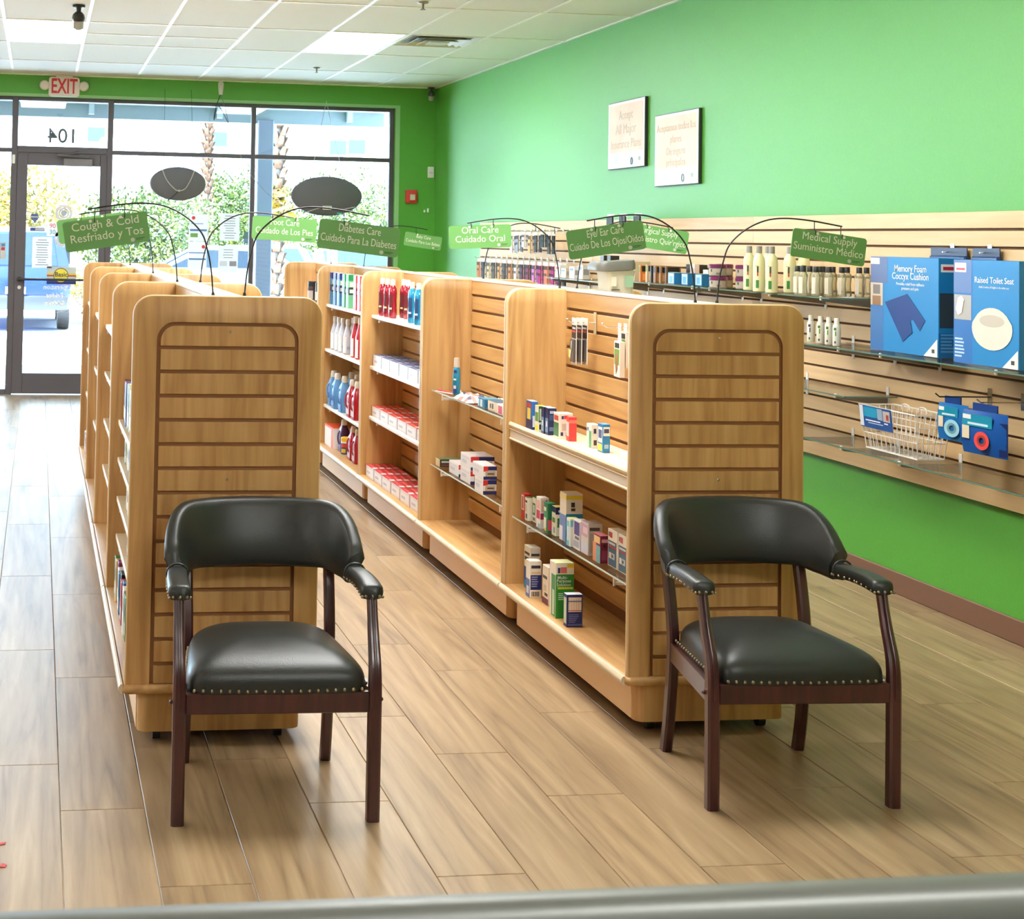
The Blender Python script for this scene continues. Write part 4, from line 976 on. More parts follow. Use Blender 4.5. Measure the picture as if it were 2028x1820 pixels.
OILP = [(3.735, 7.06), (3.60, 6.862), (3.575, 6.762), (3.612, 6.710), (3.655, 6.755), (3.665, 6.690), (3.712, 6.740), (3.722, 6.675), (3.770, 6.715), (3.80, 6.660), (3.845, 6.675), (3.70, 6.81), (3.645, 6.83)]
OILP.sort(key=lambda p: p[0]/p[1])
for k, (x, y) in enumerate(OILP):
    bottle('oil_bottle', '%s clear oil bottle with a black cap from the left' % ORD[k], x, y, Z1, oil_prof, CLEAR_OIL, oil_cap, BCAP, oart, group='clear oil bottles with black caps', rz=10)
# squat jars with purple lids, two high
jar_prof = [(.040, 0), (.045, .004), (.046, .040), (.042, .046)]; jar_cap = [(.047, .044), (.047, .060), (.043, .064)]
jl = ((.006, .040, (176,166,150), 170, 300), (.024, .038, (60,56,60), 196, 206), (.010, .02, (120,110,100), 235, 260))
for k, (x, y, up) in enumerate(((3.70, 7.86, 0), (3.70, 7.86, 1), (3.60, 7.72, 0), (3.597, 7.72, 1), (3.69, 7.60, 0), (3.69, 7.60, 1))):
    bottle('cream_jar', ['lower', 'upper'][up]+' purple-lidded jar at the '+['left of', 'middle of', 'right of'][k//2]+' the stacked jars', x, y, Z1+.0645*up, jar_prof, P((150,140,126), .4), jar_cap, P((112,30,84), .35), jl, 20, group='stacked jars with purple lids', cat='jar')
# small blue cartons and brown packs farther left
for k, (x, y) in enumerate(((3.625, 8.345), (3.645, 8.205), (3.665, 8.065))):
    carton(['left', 'middle', 'right'][k]+' blue carton in the row of three beside the jars', x, y, Z1, .05, .118, .068, (22,110,160), (236,228,206), [('L', .08, .08, .92, .92, (196,224,244)), ('L', .25, .15, .75, .7, (110,176,222))], group='blue cartons beside the jars', rz=-6)
for k, (x, y, c, h) in enumerate(((3.62, 8.83, (206,120,50), .10), (3.63, 8.755, (222,190,150), .105), (3.635, 8.70, (60,44,34), .10), (3.64, 8.65, (150,104,58), .10), (3.65, 8.60, (170,120,70), .098), (3.66, 8.54, (120,84,50), .10))):
    carton(ORD[k]+' brown pack from the left on the shelf beside the blue cartons', x, y, Z1, .09, .022+.012*(k == 3), h, c, None, [('F', .1, .62, .9, .95, (24,22,22)), ('F', .15, .1, .8, .5, tuple(min(255, v+40) for v in c)), ('L', .1, .6, .9, .95, (24,22,22) if k > 1 else (90,150,60))], group='brown packs standing on the slatwall shelf')
for k, (x, y, lx, ly, h, c, lab) in enumerate(((3.80, 8.42, .06, .16, .115, (40,36,34), 'dark carton standing behind the blue cartons'), (3.74, 8.33, .03, .06, .12, (232,206,196), 'pink carton standing behind the blue cartons'), (3.76, 8.20, .05, .06, .09, (240,236,230), 'white carton lying behind the right blue carton'), (3.66, 9.02, .10, .12, .12, (206,186,150), 'tan angled carton beside the grey basin'))):
    carton(lab, x, y, Z1, lx, ly, h, c, None, [('L', .1, .2, .9, .8, tuple(int(v*.8) for v in c))])
# white lotion bottles on the shelf below
wb = [(.017, 0), (.019, .003), (.019, .088), (.016, .097), (.0115, .100)]; wc = [(.0125, .099), (.0115, .126), (.010, .128)]
WBM = P((240,236,220), .4)
for k, (x, y) in enumerate(((3.690, 6.90), (3.685, 6.80), (3.680, 6.715), (3.668, 6.622))):
    bottle('small_lotion_bottle', ['leftmost small white lotion bottle, with a navy mark', 'second small white lotion bottle, green mark', 'third small white lotion bottle, green mark', 'rightmost small white lotion bottle, green mark'][k], x, y, 1.113, wb, WBM, wc, WBM, ((.072, .084, (70,130,40) if k else (50,50,90), 205, 240), (.046, .068, (100,160,60) if k else (60,60,100), 224, 240), (.012, .022, (70,66,60), 215, 235)), 14, 1, .8, group='small white lotion bottles')
# wire basket with a printed card, standing on the lowest shelf
t = thing('wire_basket', 'white wire basket with blue card standing on the lowest shelf', 'basket', (3.765, 6.20, .6755))
m = MB(); by0, by1, bx0, bx1, H_ = -.175, .225, -.06, .06, .19
for z, g_ in ((.002, .0), (.07, .008), (.135, .016), (H_, .024)):
    m.tube([(bx0-g_, by0-g_, z), (bx1+g_, by0-g_, z), (bx1+g_, by1+g_, z), (bx0-g_, by1+g_, z)], .0036 if z in (.002, H_) else .0024, 6, 0, True)
for k in range(13):
    y = by0+(by1-by0)*k/12; m.tube([(bx0-.024, y*1.1, H_), (bx0, y, .002), (bx1, y, .002), (bx1+.024, y*1.1, H_)], .002, 5)
for k in range(6):
    x = bx0+(bx1-bx0)*k/5; m.tube([(x*1.25, by0-.024, H_), (x, by0, .002), (x, by1, .002), (x*1.25, by1+.024, H_)], .002, 5)
obj('wire_frame', m.mesh('wire_frame', WIRE_WHITE, 60), t)
for s in (-1, 1): obj('handle', MB().tube(smooth_path([(bx1*.2, by0+.05+.13*(s > 0), H_), (bx1*.2, by0+.06+.13*(s > 0), H_+.02), (bx1*.2, by0+.10+.13*(s > 0), H_+.02), (bx1*.2, by0+.11+.13*(s > 0), H_)], 5), .003, 6).mesh('handle', WIRE_WHITE), t)
cd = obj('card', MB().add([(bx0-.021, -.02, .095), (bx0-.021, .235, .095), (bx0-.031, .24, H_+.002), (bx0-.031, -.02, H_+.002), (bx0-.019, -.02, .095), (bx0-.019, .235, .095), (bx0-.029, .24, H_+.002), (bx0-.029, -.02, H_+.002)], [(0,1,2,3), (4,5,6,7), (0,1,5,4), (1,2,6,5), (2,3,7,6), (3,0,4,7)]).mesh('card', P((30,80,150), .4)), t)
def cardq(y0, y1, v0, v1, rgb):
    f = lambda y, v: (bx0-.0215-.010*v-.0006, y, .095+(H_+.002-.095)*v)
    obj('card_print', MB().quad(f(y0, v0), f(y1, v0), f(y1, v1), f(y0, v1)).mesh('card_print', P(rgb, .5)), cd)
cardq(.09, .20, .5, .95, (24,150,190)); cardq(.05, .09, .45, .95, (150,170,190)); cardq(-.01, .045, .42, .9, (186,176,170)); cardq(.0, .02, .5, .75, (200,70,60)); cardq(.205, .235, .05, .98, (216,222,232)); cardq(.07, .19, .32, .37, WT); cardq(.05, .17, .22, .26, (190,204,226)); cardq(.01, .04, .3, .36, (210,214,226))
# ring cushion bags on hooks
def bag(label, x, y, z, w_, h, th, rgb, ring, ry):
    t = thing('hanging_bag', label, 'package', (x, y, z), ry, 'ring cushion bags on slatwall hooks')
    n = 7; m = MB()
    for i in range(n):
        v = i/(n-1); bul = math.sin(PI*min(1, v*1.02))*.5+.25
        for a, b in ((-th*bul, -w_/2), (-th*bul, w_/2-.02), (0, w_/2+.012), (th*bul, w_/2-.02), (th*bul, -w_/2)): m.v.append((a, -b, -h*v))
    for i in range(n-1):
        for k in range(5): m.f.append([i*5+k, i*5+(k+1) % 5, (i+1)*5+(k+1) % 5, (i+1)*5+k]); m.m.append(0)
    m.f += [[0,1,2,3,4], [(n-1)*5+k for k in range(5)]]; m.m += [0, 0]
    obj('bag_body', m.mesh('bag_body', P(rgb, .28), 40), t)
    xx = -th*.76-.001
    obj('bag_print', MB().box(xx-.0006, xx, -w_*.30, w_*.44, -h*.36, -h*.08).mesh('bag_print', P((20,140,170), .35)), t)
    obj('bag_print', MB().box(xx-.0012, xx-.0006, w_*.22, w_*.42, -h*.20, -h*.10).mesh('bag_print', P((238,232,232), .4)), t)
    obj('bag_print', MB().box(xx-.0012, xx-.0006, -w_*.2, w_*.30, -h*.32, -h*.27).mesh('bag_print', P((200,226,236), .4)), t)
    obj('bag_print', MB().box(xx-.0012, xx-.0006, w_*.26, w_*.44, -h*.66, -h*.36).mesh('bag_print', P((222,206,178), .4)), t)
    m = MB(); nr = 22; m.v = [(xx-.0022, -.012+r*1.22*math.cos(2*PI*k/nr), -h*.66+r*math.sin(2*PI*k/nr)) for r in (.012, .022, .036) for k in range(nr)]
    m.f = [[j*nr+k, j*nr+(k+1) % nr, (j+1)*nr+(k+1) % nr, (j+1)*nr+k] for j in range(2) for k in range(nr)]; m.m = [1 if j == 0 else 0 for j in range(2) for k in range(nr)]
    obj('ring_picture', m.mesh('ring_picture', [P(ring, .5), P(tuple(int(v*.72) for v in ring), .5)]), t)
    obj('side_print', MB().add([(-th*.5, -w_/2+.018, -h*.96), (-.001, -w_/2-.012, -h*.96), (-.001, -w_/2-.012, -h*.2), (-th*.5, -w_/2+.018, -h*.2)], [(0,1,2,3)]).mesh('side_print', P((24,40,96), .4)), t)
    obj('hang_tab', MB().box(-.003, .003, -w_*.3, w_*.3, -.005, .03).mesh('hang_tab', P((24,62,130), .35)), t)
    return t
bag('blue bag printed with a red ring cushion, on a slatwall hook', 3.715, 5.575, .932, .235, .170, .032, (26,84,160), (224,70,66), math.radians(4))
bag('blue bag printed with a pale ring cushion, on a slatwall hook', 3.745, 5.835, .935, .15, .15, .02, (34,112,184), (150,206,220), math.radians(8))
for k, (y, x, z) in enumerate(((5.585, 3.70, .975), (5.80, 3.66, .975))):
    t = thing('slatwall_hook', ['chrome slatwall hook over the red ring cushion bag', 'dark slatwall hook over the pale ring cushion bag'][k], 'hook', (XR-.028, y, z), 0, 'slatwall hooks')
    obj('arm', MB().tube([(0, 0, -.008), (x-XR+.03, 0, -.008), (x-XR+.012, 0, .006)], .003, 6).mesh('arm', CHROME if k == 0 else BLACK_METAL), t)
    obj('plate', MB().bbox(-.004, 0, -.014, .014, -.04, .028, .001, 1).mesh('plate', CHROME), t)

# rows of small packs on hooks at the far end of the slatwall
pack_m = {}
def hang_row(tagname, y_list, z, cols, sizes, arm, seed, where):
    rnd = random.Random(seed); N_ = len(y_list)
    for k, y in enumerate(y_list):
        c = cols[k % len(cols)]; w_, h = sizes[k % len(sizes)]
        t = thing('blister_pack', '%s hanging pack from the left in the %s' % (ORD[k], where), 'package', (XR-.028, y, z), 0, where)
        kk = (c, w_, h, arm)
        if kk not in pack_m:
            dk = tuple(int(v*.35) for v in c)
            m = MB(); mats = [P((214,204,190), .5), P(c, .7, spec=.2), P(dk, .7, spec=.2)]
            for q in range(2):
                x = -arm+.012+q*.035
                m.box(x-.002, x, -w_/2, w_/2, -h, 0, 0); m.box(x-.009, x-.002, -w_*.47, w_*.47, -h*.96, -h*.16, 1); m.box(x-.0098, x-.009, -w_*.47, w_*.47, -h*.34, -h*.18, 2); m.box(x-.0098, x-.009, -w_*.30, w_*.30, -h*.62, -h*.5, 2)
            pack_m[kk] = m.mesh('packs', mats)
        p = obj('packs', pack_m[kk], t, (0, 0, -.006))
        if 'hook' not in pack_m: pack_m['hook'] = MB().tube([(.0, 0, 0), (-.18, 0, 0), (-.195, 0, .012)], .0028, 6).bbox(-.004, 0, -.016, .016, -.012, .026, .001, 1).mesh('hook', P((232,232,230), .3))
        obj('hook', pack_m['hook'], t)
r2y = [12.62-.146*k for k in range(15)]
hang_row('row2', r2y, 1.425, [(196,120,60), (40,34,34), (206,186,140), (80,66,52), (200,150,84), (52,44,44), (188,124,64), (228,222,214), (90,40,66), (120,30,70), (196,120,190), (178,30,120), (212,120,80), (170,34,120), (60,40,60)], [(.075, .165), (.06, .165), (.07, .17)], .17, 3, 'lower far slatwall row')
hang_row('row1', [11.86-.15*k for k in range(8)], 1.65, [(232,206,180), (226,226,226), (150,160,176), (236,226,214), (222,180,120), (60,60,64), (52,62,56), (66,60,50)], [(.07, .12), (.06, .17), (.06, .16)], .17, 5, 'upper far slatwall row')
for k, y in enumerate((9.62, 9.40, 9.16)):
    t = thing('hair_comb_pack', ['left', 'middle', 'right'][k]+' dark comb pack standing up above the slatwall top edge', 'package', (XR-.028, y, 1.655), 0, 'dark packs at the slatwall top')
    obj('card', MB().box(-.152, -.15, -.06, .06, -.02, .105).mesh('card', P((226,232,226), .5)), t)
    m = MB()
    for q in range(5): m.bbox(-.165, -.152, -.05+.021*q, -.038+.021*q, -.06, .09, .003, 1)
    obj('combs', m.mesh('combs', P((40,44,40), .4)), t)
    obj('hook', MB().tube([(0, 0, .02), (-.17, 0, .02)], .003, 6).mesh('hook', WIRE_WHITE), t)
# cartons on the glass shelf at the far end
for k, (x, y, lx, ly, h, c) in enumerate(((3.66, 10.38, .06, .10, .09, (236,234,230)), (3.66, 10.26, .06, .10, .07, (206,190,160)), (3.67, 10.12, .06, .10, .085, (240,240,240)), (3.68, 9.98, .05, .09, .10, (226,222,214)), (3.69, 9.62, .06, .06, .17, (60,54,44)), (3.69, 9.50, .06, .06, .17, (48,44,40)))):
    carton(['white carton with red print at the left end of the far glass shelf', 'tan carton second on the far glass shelf', 'white carton third on the far glass shelf', 'pale carton fourth on the far glass shelf', 'tall dark bottle box left of the grey basin', 'tall dark bottle box above the grey basin'][k], x, y, 1.318, lx, ly, h, c, None, [('L', .1, .65, .8, .85, (196,60,60) if k == 0 else (90,90,90)), ('F', .1, .3, .9, .7, (150,150,150))], group='cartons on the far glass shelf')
# grey basin in its wrap, standing on top shelf of the right front unit

# ------------------------------------------------------------------ hanging aisle signs on arched rods
def aisle_sign(label, lines_, bx, by, side, cx=None, cz=None, ang=0, size=.032, sx=1.0, k=1.0, shown=True):
    """rod planted in the spine cap at (bx, by); arches towards side (-1 left, 1 right); panel centre (cx, cz)"""
    t = thing('aisle_sign' if shown else 'sign_rod', label, 'sign' if shown else 'sign rod', (bx, by, 1.3745), 0, 'aisle signs on arched rods')
    rel = [(0, 0), (.007, .075), (.020, .14), (.040, .195), (.088, .243), (.150, .275), (.215, .285), (.30, .279), (.400, .262)]
    pts = smooth_path([(side*a*k, 0, b) for a, b in rel], 5)
    rod = obj('rod', MB().tube(pts, .0026, 8).mesh('rod', BLACK_METAL, 60), t)
    obj('rod_foot', MB().lathe([(.006, 0), (.0045, .008), (.003, .010)], 10).mesh('rod_foot', BLACK_METAL, 40), t)
    def rodz(x):
        a = abs(x)/k
        for (a0, b0), (a1, b1) in zip(rel[:-1], rel[1:]):
            if a0 <= a <= a1: return b0+(b1-b0)*(a-a0)/(a1-a0)
        return rel[-1][1]
    if cx is None:
        for a in (.27, .37): obj('hook', MB().tube([(side*a, 0, rodz(a)), (side*a, 0, rodz(a)-.03), (side*a, -.006, rodz(a)-.034), (side*a, -.006, rodz(a)-.02)], .0015, 6).mesh('hook', BLACK_METAL), t)
        return t
    c = (cx-bx, -.004, cz-1.3745); al = math.radians(ang)
    p = obj('panel', MB().prism(rrect(-.1325, .1325, -.0475, .0475, .011, 5), 'y', -.0015, .0015).mesh('panel', SIGN_GREEN), t, c, (0, -al, 0))
    n = len(lines_)
    for q, s_ in enumerate(lines_):
        obj('lettering', text_me(s_, size, SIGN_TEXT, .0003, sx=sx), p, (0, -.0020, .008+(.5-q)*.036 if n == 2 else 0), ROT_FRONT)
    obj('emblem', MB().lathe([(.0065, 0), (.0065, .0006)], 14).mesh('emblem', P((206,214,206), .5)), p, (.078, -.0016, -.036), (PI/2, 0, 0))
    obj('emblem', MB().box(.088, .116, -.0021, -.0016, -.0345, -.0325).box(.088, .110, -.0021, -.0016, -.0385, -.037).mesh('emblem', P((52,84,50), .5)), p)
    for d in (-.045, .05):
        hx = c[0]+d*math.cos(al)+(.006 if side < 0 else -.004); hz = c[2]+.0475*math.cos(al)+d*math.sin(al)
        if abs(hx)/k > .40: continue
        zt = rodz(hx)
        obj('hook', MB().tube([(hx, 0, zt), (hx, 0, hz-.004), (hx, -.008, hz-.010), (hx, -.010, hz+.004)], .0015, 6).mesh('hook', BLACK_METAL), t)
        obj('grommet', MB().lathe([(.005, 0), (.005, .0008)], 12).mesh('grommet', P((238,238,232), .4)), p, (d, -.0016, .040), (PI/2, 0, 0))
    return t
yA = 4.78
aisle_sign('green aisle sign reading Cough and Cold, Resfriado y Tos', ('Cough & Cold', 'Resfriado y Tos'), .549, yA, -1, .209, 1.567, 9.4, .0365)
aisle_sign('green aisle sign reading Diabetes Care, Cuidado Para La Diabetes', ('Diabetes Care', 'Cuidado Para La Diabetes'), .649, yA, 1, 1.014, 1.564, -6, .035, .68)
aisle_sign('green aisle sign reading Eye and Ear Care', ('Eye/ Ear Care', 'Cuiado De Los Ojos/Oidos'), 2.150, yA, -1, 1.839, 1.575, 9.2, .035, .655, .94)
aisle_sign('green aisle sign reading Medical Supply, Suministro Medico', ('Medical Supply', 'Suministro M\u00e8dico'), 2.225, yA, 1, 2.615, 1.566, -7, .036, .92, 1.1)
aisle_sign('green aisle sign reading Oral Care, Cuidado Oral', ('Oral Care', 'Cuidado Oral'), 2.150, 6.1, -1, 1.805, 1.582, 2.9, .0385)
aisle_sign('green aisle sign reading Foot Care, Cuidado de Los Pies', ('Foot Care', 'Cuidado de Los Pies'), .648, 6.1, 1, .986, 1.595, -2.5, .036, .80)
aisle_sign('green aisle sign reading Surgical Supply, partly hidden behind another', ('Surgical Supply', 'Suministro Quir\'rgico'), 2.225, 6.1, 1, 2.575, 1.590, -7.7, .034, .84, 1.04)
aisle_sign('small distant green sign reading Baby Care, Cuidado Para Los Bebes', ('Baby Care', 'Cuidado Para Los Bebes'), 2.225, 10.3, 1, 2.640, 1.557, -7.7, .031, .80, 1.12)
aisle_sign('green aisle sign mostly hidden behind the Cough and Cold sign', ('', ''), .555, 6.1, -1, .205, 1.583, 9, .03)
aisle_sign('empty arched rod between the Oral Care and Eye Care signs', (), 2.225, 7.45, 1, shown=False)
aisle_sign('empty arched rod on the third unit of the left row', (), .556, 7.42, -1, shown=False, k=.8)
aisle_sign('empty arched rod on the last unit of the left row', (), .556, 9.3, -1, shown=False, k=.8)
aisle_sign('empty arched rod at the far end of the right row', (), 2.150, 11.1, -1, shown=False, k=.8)

# ------------------------------------------------------------------ counter edge at the very bottom of the picture
t = thing('service_counter', 'grey rounded counter edge across the bottom of the picture', 'counter', (.6, .93, 0))
GR = P((92,94,88), .42, .2)
pr = [(.004, 1.090), (.040, 1.090), (.044, 1.122), (.040, 1.136), (.032, 1.143), (.014, 1.143), (.007, 1.137), (.004, 1.125)]
obj('edge_rail', MB().prism(pr, 'x', -3.4, 2.9).mesh('edge_rail', GR, 60), t)
obj('front_panel', MB().box(-3.4, 2.9, .010, .035, .0, 1.095).mesh('front_panel', P((70,70,66), .5)), t)
obj('work_top', MB().bbox(-3.4, 2.9, -.42, .004, 1.040, 1.070, .004, 1).mesh('work_top', P((40,40,38), .5)), t)
for k, (x, y) in enumerate(((-.054, 3.993), (-.048, 3.855))):
    t = thing('paper_scrap', ['farther', 'nearer'][k]+' red scrap on the floor at the left picture edge', 'scrap', (x, y, .0004), .6+k, 'red scraps on the floor')
    obj('scrap', MB().prism([(-.012, -.006), (.004, -.010), (.014, .000), (.002, .004), (-.008, .010)], 'z', 0, .0015).mesh('scrap', P((186,52,52), .6)), t)

# ------------------------------------------------------------------ stock on the right row
R_, G_, Y_, MR = (206,44,48), (40,140,70), (240,214,60), (140,26,60)
Z = .815
RW = 'eye care cartons on the railed shelf'
carton('tall blue carton at the left end of the railed shelf', 1.965, 5.885, Z, .026, .068, .112, (40,104,184), (220,226,236), [('L', 0, 0, 1, .35, (30,40,96)), ('L', .2, .35, .8, .75, (238,216,90)), ('L', .1, .78, .9, .92, (200,60,60)), ('F', 0, 0, 1, .4, (30,44,110)), ('F', .15, .1, .6, .5, (210,220,240))], group=RW)
carton('white and green carton with a yellow edge on the railed shelf', 1.970, 5.815, Z, .028, .045, .102, (238,238,226), Y_, [('L', .1, .4, .9, .75, (90,150,80)), ('F', 0, .38, .7, 1, (30,96,56)), ('F', .7, 0, 1, 1, Y_), ('F', .12, .45, .5, .9, (200,220,190)), ('L', .1, .05, .9, .25, Y_), ('F', .1, .1, .6, .3, (40,40,40))], group=RW)
for k, (x, y) in enumerate(((1.975, 5.765), (1.978, 5.725))):
    carton(['first', 'second'][k]+' of two navy cartons on the railed shelf', x, y, Z, .034, .034, .104, (26,40,84), (206,210,220), [('L', .05, .1, .95, .62, (110,140,180)), ('L', .3, .3, .7, .5, (220,226,236)), ('F', .15, .15, .85, .3, (90,110,160)), ('F', .15, .55, .85, .75, (60,80,130)), ('F', .2, .8, .8, .9, (180,190,220))], group=RW)
carton('white carton with green and red print on the railed shelf', 1.985, 5.62, Z, .055, .060, .096, (240,234,222), None, [('L', 0, .08, .95, .62, (50,110,70)), ('L', .1, .7, .9, .9, (200,70,60)), ('F', .18, .78, .34, .9, (40,60,120)), ('F', .36, .78, .68, .92, (210,70,60)), ('F', .2, .32, .8, .6, (196,186,172)), ('F', .12, .12, .3, .26, (40,60,100)), ('F', .5, .1, .72, .26, (60,60,60))], group=RW)
carton('small red carton on the railed shelf', 2.000, 5.55, Z, .030, .030, .090, (224,62,62), (232,100,96), [('F', 0, .75, 1, .88, (236,120,112)), ('L', 0, .2, 1, .8, (232,206,206))], group=RW)
carton('white carton with a green leaf print standing alone on the railed shelf', 2.018, 5.365, Z, .030, .050, .086, (244,240,228), None, [('L', .55, 0, .98, .72, (70,160,110)), ('L', .1, .7, .5, .85, (120,120,200)), ('F', .3, .62, .62, .82, (40,44,66)), ('F', .3, .12, .7, .34, (80,64,50))], group=RW)
carton('white and blue eye drop carton at the right of the railed shelf', 2.016, 5.245, Z, .027, .052, .100, (40,130,190), (90,150,210), [('L', .1, .35, .9, .9, (240,242,244)), ('L', .2, .5, .8, .8, (60,80,140)), ('F', .05, .6, .95, .92, (238,240,240)), ('F', .15, .7, .85, .85, (60,70,110)), ('F', .2, .15, .8, .3, (170,210,236)), ('L', .1, .05, .9, .3, (226,210,90))], group=RW)
carton('flat white carton lying at the near end of the railed shelf', 2.036, 5.06, Z, .055, .075, .022, (244,242,236), None, [('F', .2, .3, .7, .6, (60,170,140)), ('T', .2, .2, .8, .5, (190,220,210))], group=RW)
Z = .462; GW = 'cartons on the front glass shelf'
carton('red and white carton at the left end of the glass shelf', 1.940, 5.885, Z, .028, .040, .098, (206,44,44), (214,60,56), [('L', .1, .35, .9, .95, (240,226,220)), ('L', .3, .4, .7, .9, (190,50,50)), ('F', .0, .05, 1, .3, (196,40,40))], group=GW)
carton('white carton with green top beside the red one', 1.940, 5.845, Z, .020, .034, .090, (238,238,226), (90,150,80), [('L', .15, .78, .85, .88, (40,50,50)), ('L', .3, .1, .9, .3, (90,110,120)), ('L', .2, .4, .6, .7, (206,200,180))], group=GW)
carton('white carton with slanting green letters on the glass shelf', 1.958, 5.795, Z, .034, .046, .096, (240,240,230), (60,150,80), [('L', .1, .3, .8, .78, (50,120,70)), ('L', .25, .38, .6, .7, (238,240,230)), ('L', .2, .08, .8, .2, (120,140,120)), ('F', 0, 0, 1, 1, (44,140,76))], group=GW)
carton('white and pink carton on the glass shelf', 1.938, 5.685, Z, .034, .049, .118, (246,244,240), None, [('L', .1, .3, .9, .58, (196,40,90)), ('L', .15, .62, .9, .9, (236,190,180)), ('F', 0, .3, .9, .5, (176,50,100)), ('F', .1, .55, .8, .92, (240,204,190)), ('F', .6, .84, .8, .92, (90,90,90)), ('L', .5, .0, .95, .15, (170,200,230))], group=GW)
carton('green and white carton on the glass shelf', 1.936, 5.592, Z, .030, .046, .112, (30,120,78), (44,150,90), [('L', 0, .1, .6, .85, (236,238,220)), ('L', .0, .5, .9, .72, (60,150,90)), ('L', .2, .05, .6, .15, Y_), ('F', .0, .1, .5, .45, (220,80,110))], group=GW)
carton('navy topped white carton on the glass shelf', 1.948, 5.540, Z, .034, .044, .108, (234,236,220), (238,226,130), [('L', 0, .8, 1, 1, (24,40,90)), ('F', 0, .75, 1, 1, (24,40,90)), ('L', .2, .45, .9, .62, (110,150,60)), ('L', .5, .1, .9, .3, (130,170,180)), ('F', .2, .3, .9, .62, (60,130,70)), ('F', .3, .82, .8, .9, (220,220,230))], group=GW)
o = carton('tall white and blue carton with a yellow band on the glass shelf', 1.950, 5.433, Z, .064, .068, .176, (246,240,226), None, [('F', .0, .88, 1, .96, Y_), ('L', .0, .88, 1, .96, (250,236,150)), ('F', 0, 0, 1, .58, (40,140,196)), ('F', .0, .0, 1, .25, (36,70,150)), ('L', 0, .0, 1, .55, (120,150,210)), ('L', .0, 0, .5, .3, (230,236,246)), ('F', .1, .38, .6, .5, (60,160,210)), ('F', .3, .72, .52, .82, (60,60,60)), ('F', .3, .64, .55, .70, (70,66,60))], group=GW)
carton('small cyan and white carton before the tall one', 1.936, 5.346, Z, .034, .040, .100, (240,244,240), (220,240,150), [('L', 0, .0, .7, .9, (120,206,226)), ('L', .2, .2, .6, .7, (236,246,250)), ('F', 0, .72, 1, .95, (120,200,220))], group=GW)
carton('white carton with a violet field on the glass shelf', 1.943, 5.268, Z, .040, .070, .104, (236,234,232), None, [('L', .2, .5, .95, .95, (86,76,150)), ('L', .1, .08, .9, .3, (180,190,206)), ('L', .3, .35, .9, .45, (120,110,130)), ('F', .1, .2, .9, .8, (200,200,206))], group=GW)
carton('lilac and silver carton on the glass shelf', 1.945, 5.190, Z, .053, .072, .112, (222,216,210), (180,160,160), [('L', .05, .55, .95, .95, (206,170,206)), ('L', .3, .65, .9, .85, (240,210,220)), ('L', .05, .08, .95, .38, (216,220,240)), ('F', .1, .78, .8, .88, (90,84,84)), ('F', .1, .1, .95, .7, (200,194,184))], group=GW)
carton('maroon carton with an orange side on the glass shelf', 1.941, 5.062, Z, .031, .070, .094, (124,28,60), (196,110,116), [('L', .0, .0, 1, .62, (120,180,190)), ('L', .0, .0, .45, .7, (232,150,110)), ('L', .15, .7, .95, .95, (240,210,150)), ('F', .15, .76, .9, .88, (214,160,170)), ('F', .35, .58, .6, .7, (40,16,26)), ('F', .15, .12, .85, .48, (150,60,90))], group=GW)
for k, (y, w) in enumerate(((4.962, .085), (4.868, .085))):
    carton(['left', 'right'][k]+' of two white and slate blue cartons on the glass shelf', 1.962, y, Z, .040, w, .126, (246,240,226), None, [('L', .06, .03, .94, .70, (76,110,136)), ('L', .1, .80, .2, .92, (50,70,120)), ('L', .22, .78, .5, .93, (214,90,80)), ('L', .06, .52, .94, .56, (206,60,60)), ('L', .15, .22, .4, .38, (236,232,220)), ('L', .45, .22, .75, .38, (206,212,210)), ('L', .45, .26, .6, .34, (60,80,100)), ('L', .12, .6, .8, .66, (214,222,226))], group=GW)
carton('white carton behind the two slate blue ones', 2.045, 4.93, Z, .04, .08, .150, (246,242,232), None, [('L', .2, .72, .35, .84, (50,60,120)), ('L', .4, .70, .75, .86, (220,90,80)), ('L', .3, .9, .7, .96, (70,70,70))], group=GW)
Z = .1885; DW = 'cartons on the deck of the front unit'
carton('tall white carton with a blue foot at the back of the deck', 1.955, 5.850, Z, .042, .075, .168, (240,236,220), None, [('L', 0, 0, 1, .5, (40,90,160)), ('L', 0, 0, 1, .18, (40,150,200)), ('L', .4, .1, .8, .18, Y_), ('L', .1, .66, .9, .74, (40,80,90)), ('L', .1, .8, .9, .86, (70,70,70)), ('F', .1, .80, .9, .86, (80,80,80)), ('F', 0, 0, 1, .4, (40,90,160))], group=DW)
o = carton('white and navy carton with a barcode on the deck', 1.915, 5.732, Z, .047, .048, .141, (244,240,228), None, [('F', .06, .22, .98, .62, (34,48,120)), ('L', .0, .0, 1, .5, (90,120,190)), ('L', .2, .1, .8, .3, (220,224,240)), ('F', .12, .66, .9, .70, (240,200,140)), ('F', .12, .80, .9, .88, (60,54,50))]+[('F', .15+.10*k, .04, .15+.10*k+.05+.02*(k % 2), .17, (40,40,40)) for k in range(7)]+scribble('F', .14, .9, .27, .58, 5, (150,160,210), 4), group=DW)
carton('white carton with a maroon foot leaning on the deck', 1.945, 5.603, Z, .045, .070, .143, (240,230,212), None, [('L', 0, 0, 1, .16, (110,40,80)), ('L', .1, .66, .8, .74, (80,76,70)), ('L', .4, .22, .9, .3, (60,56,52)), ('L', .2, .34, .7, .5, (206,200,180))], group=DW)
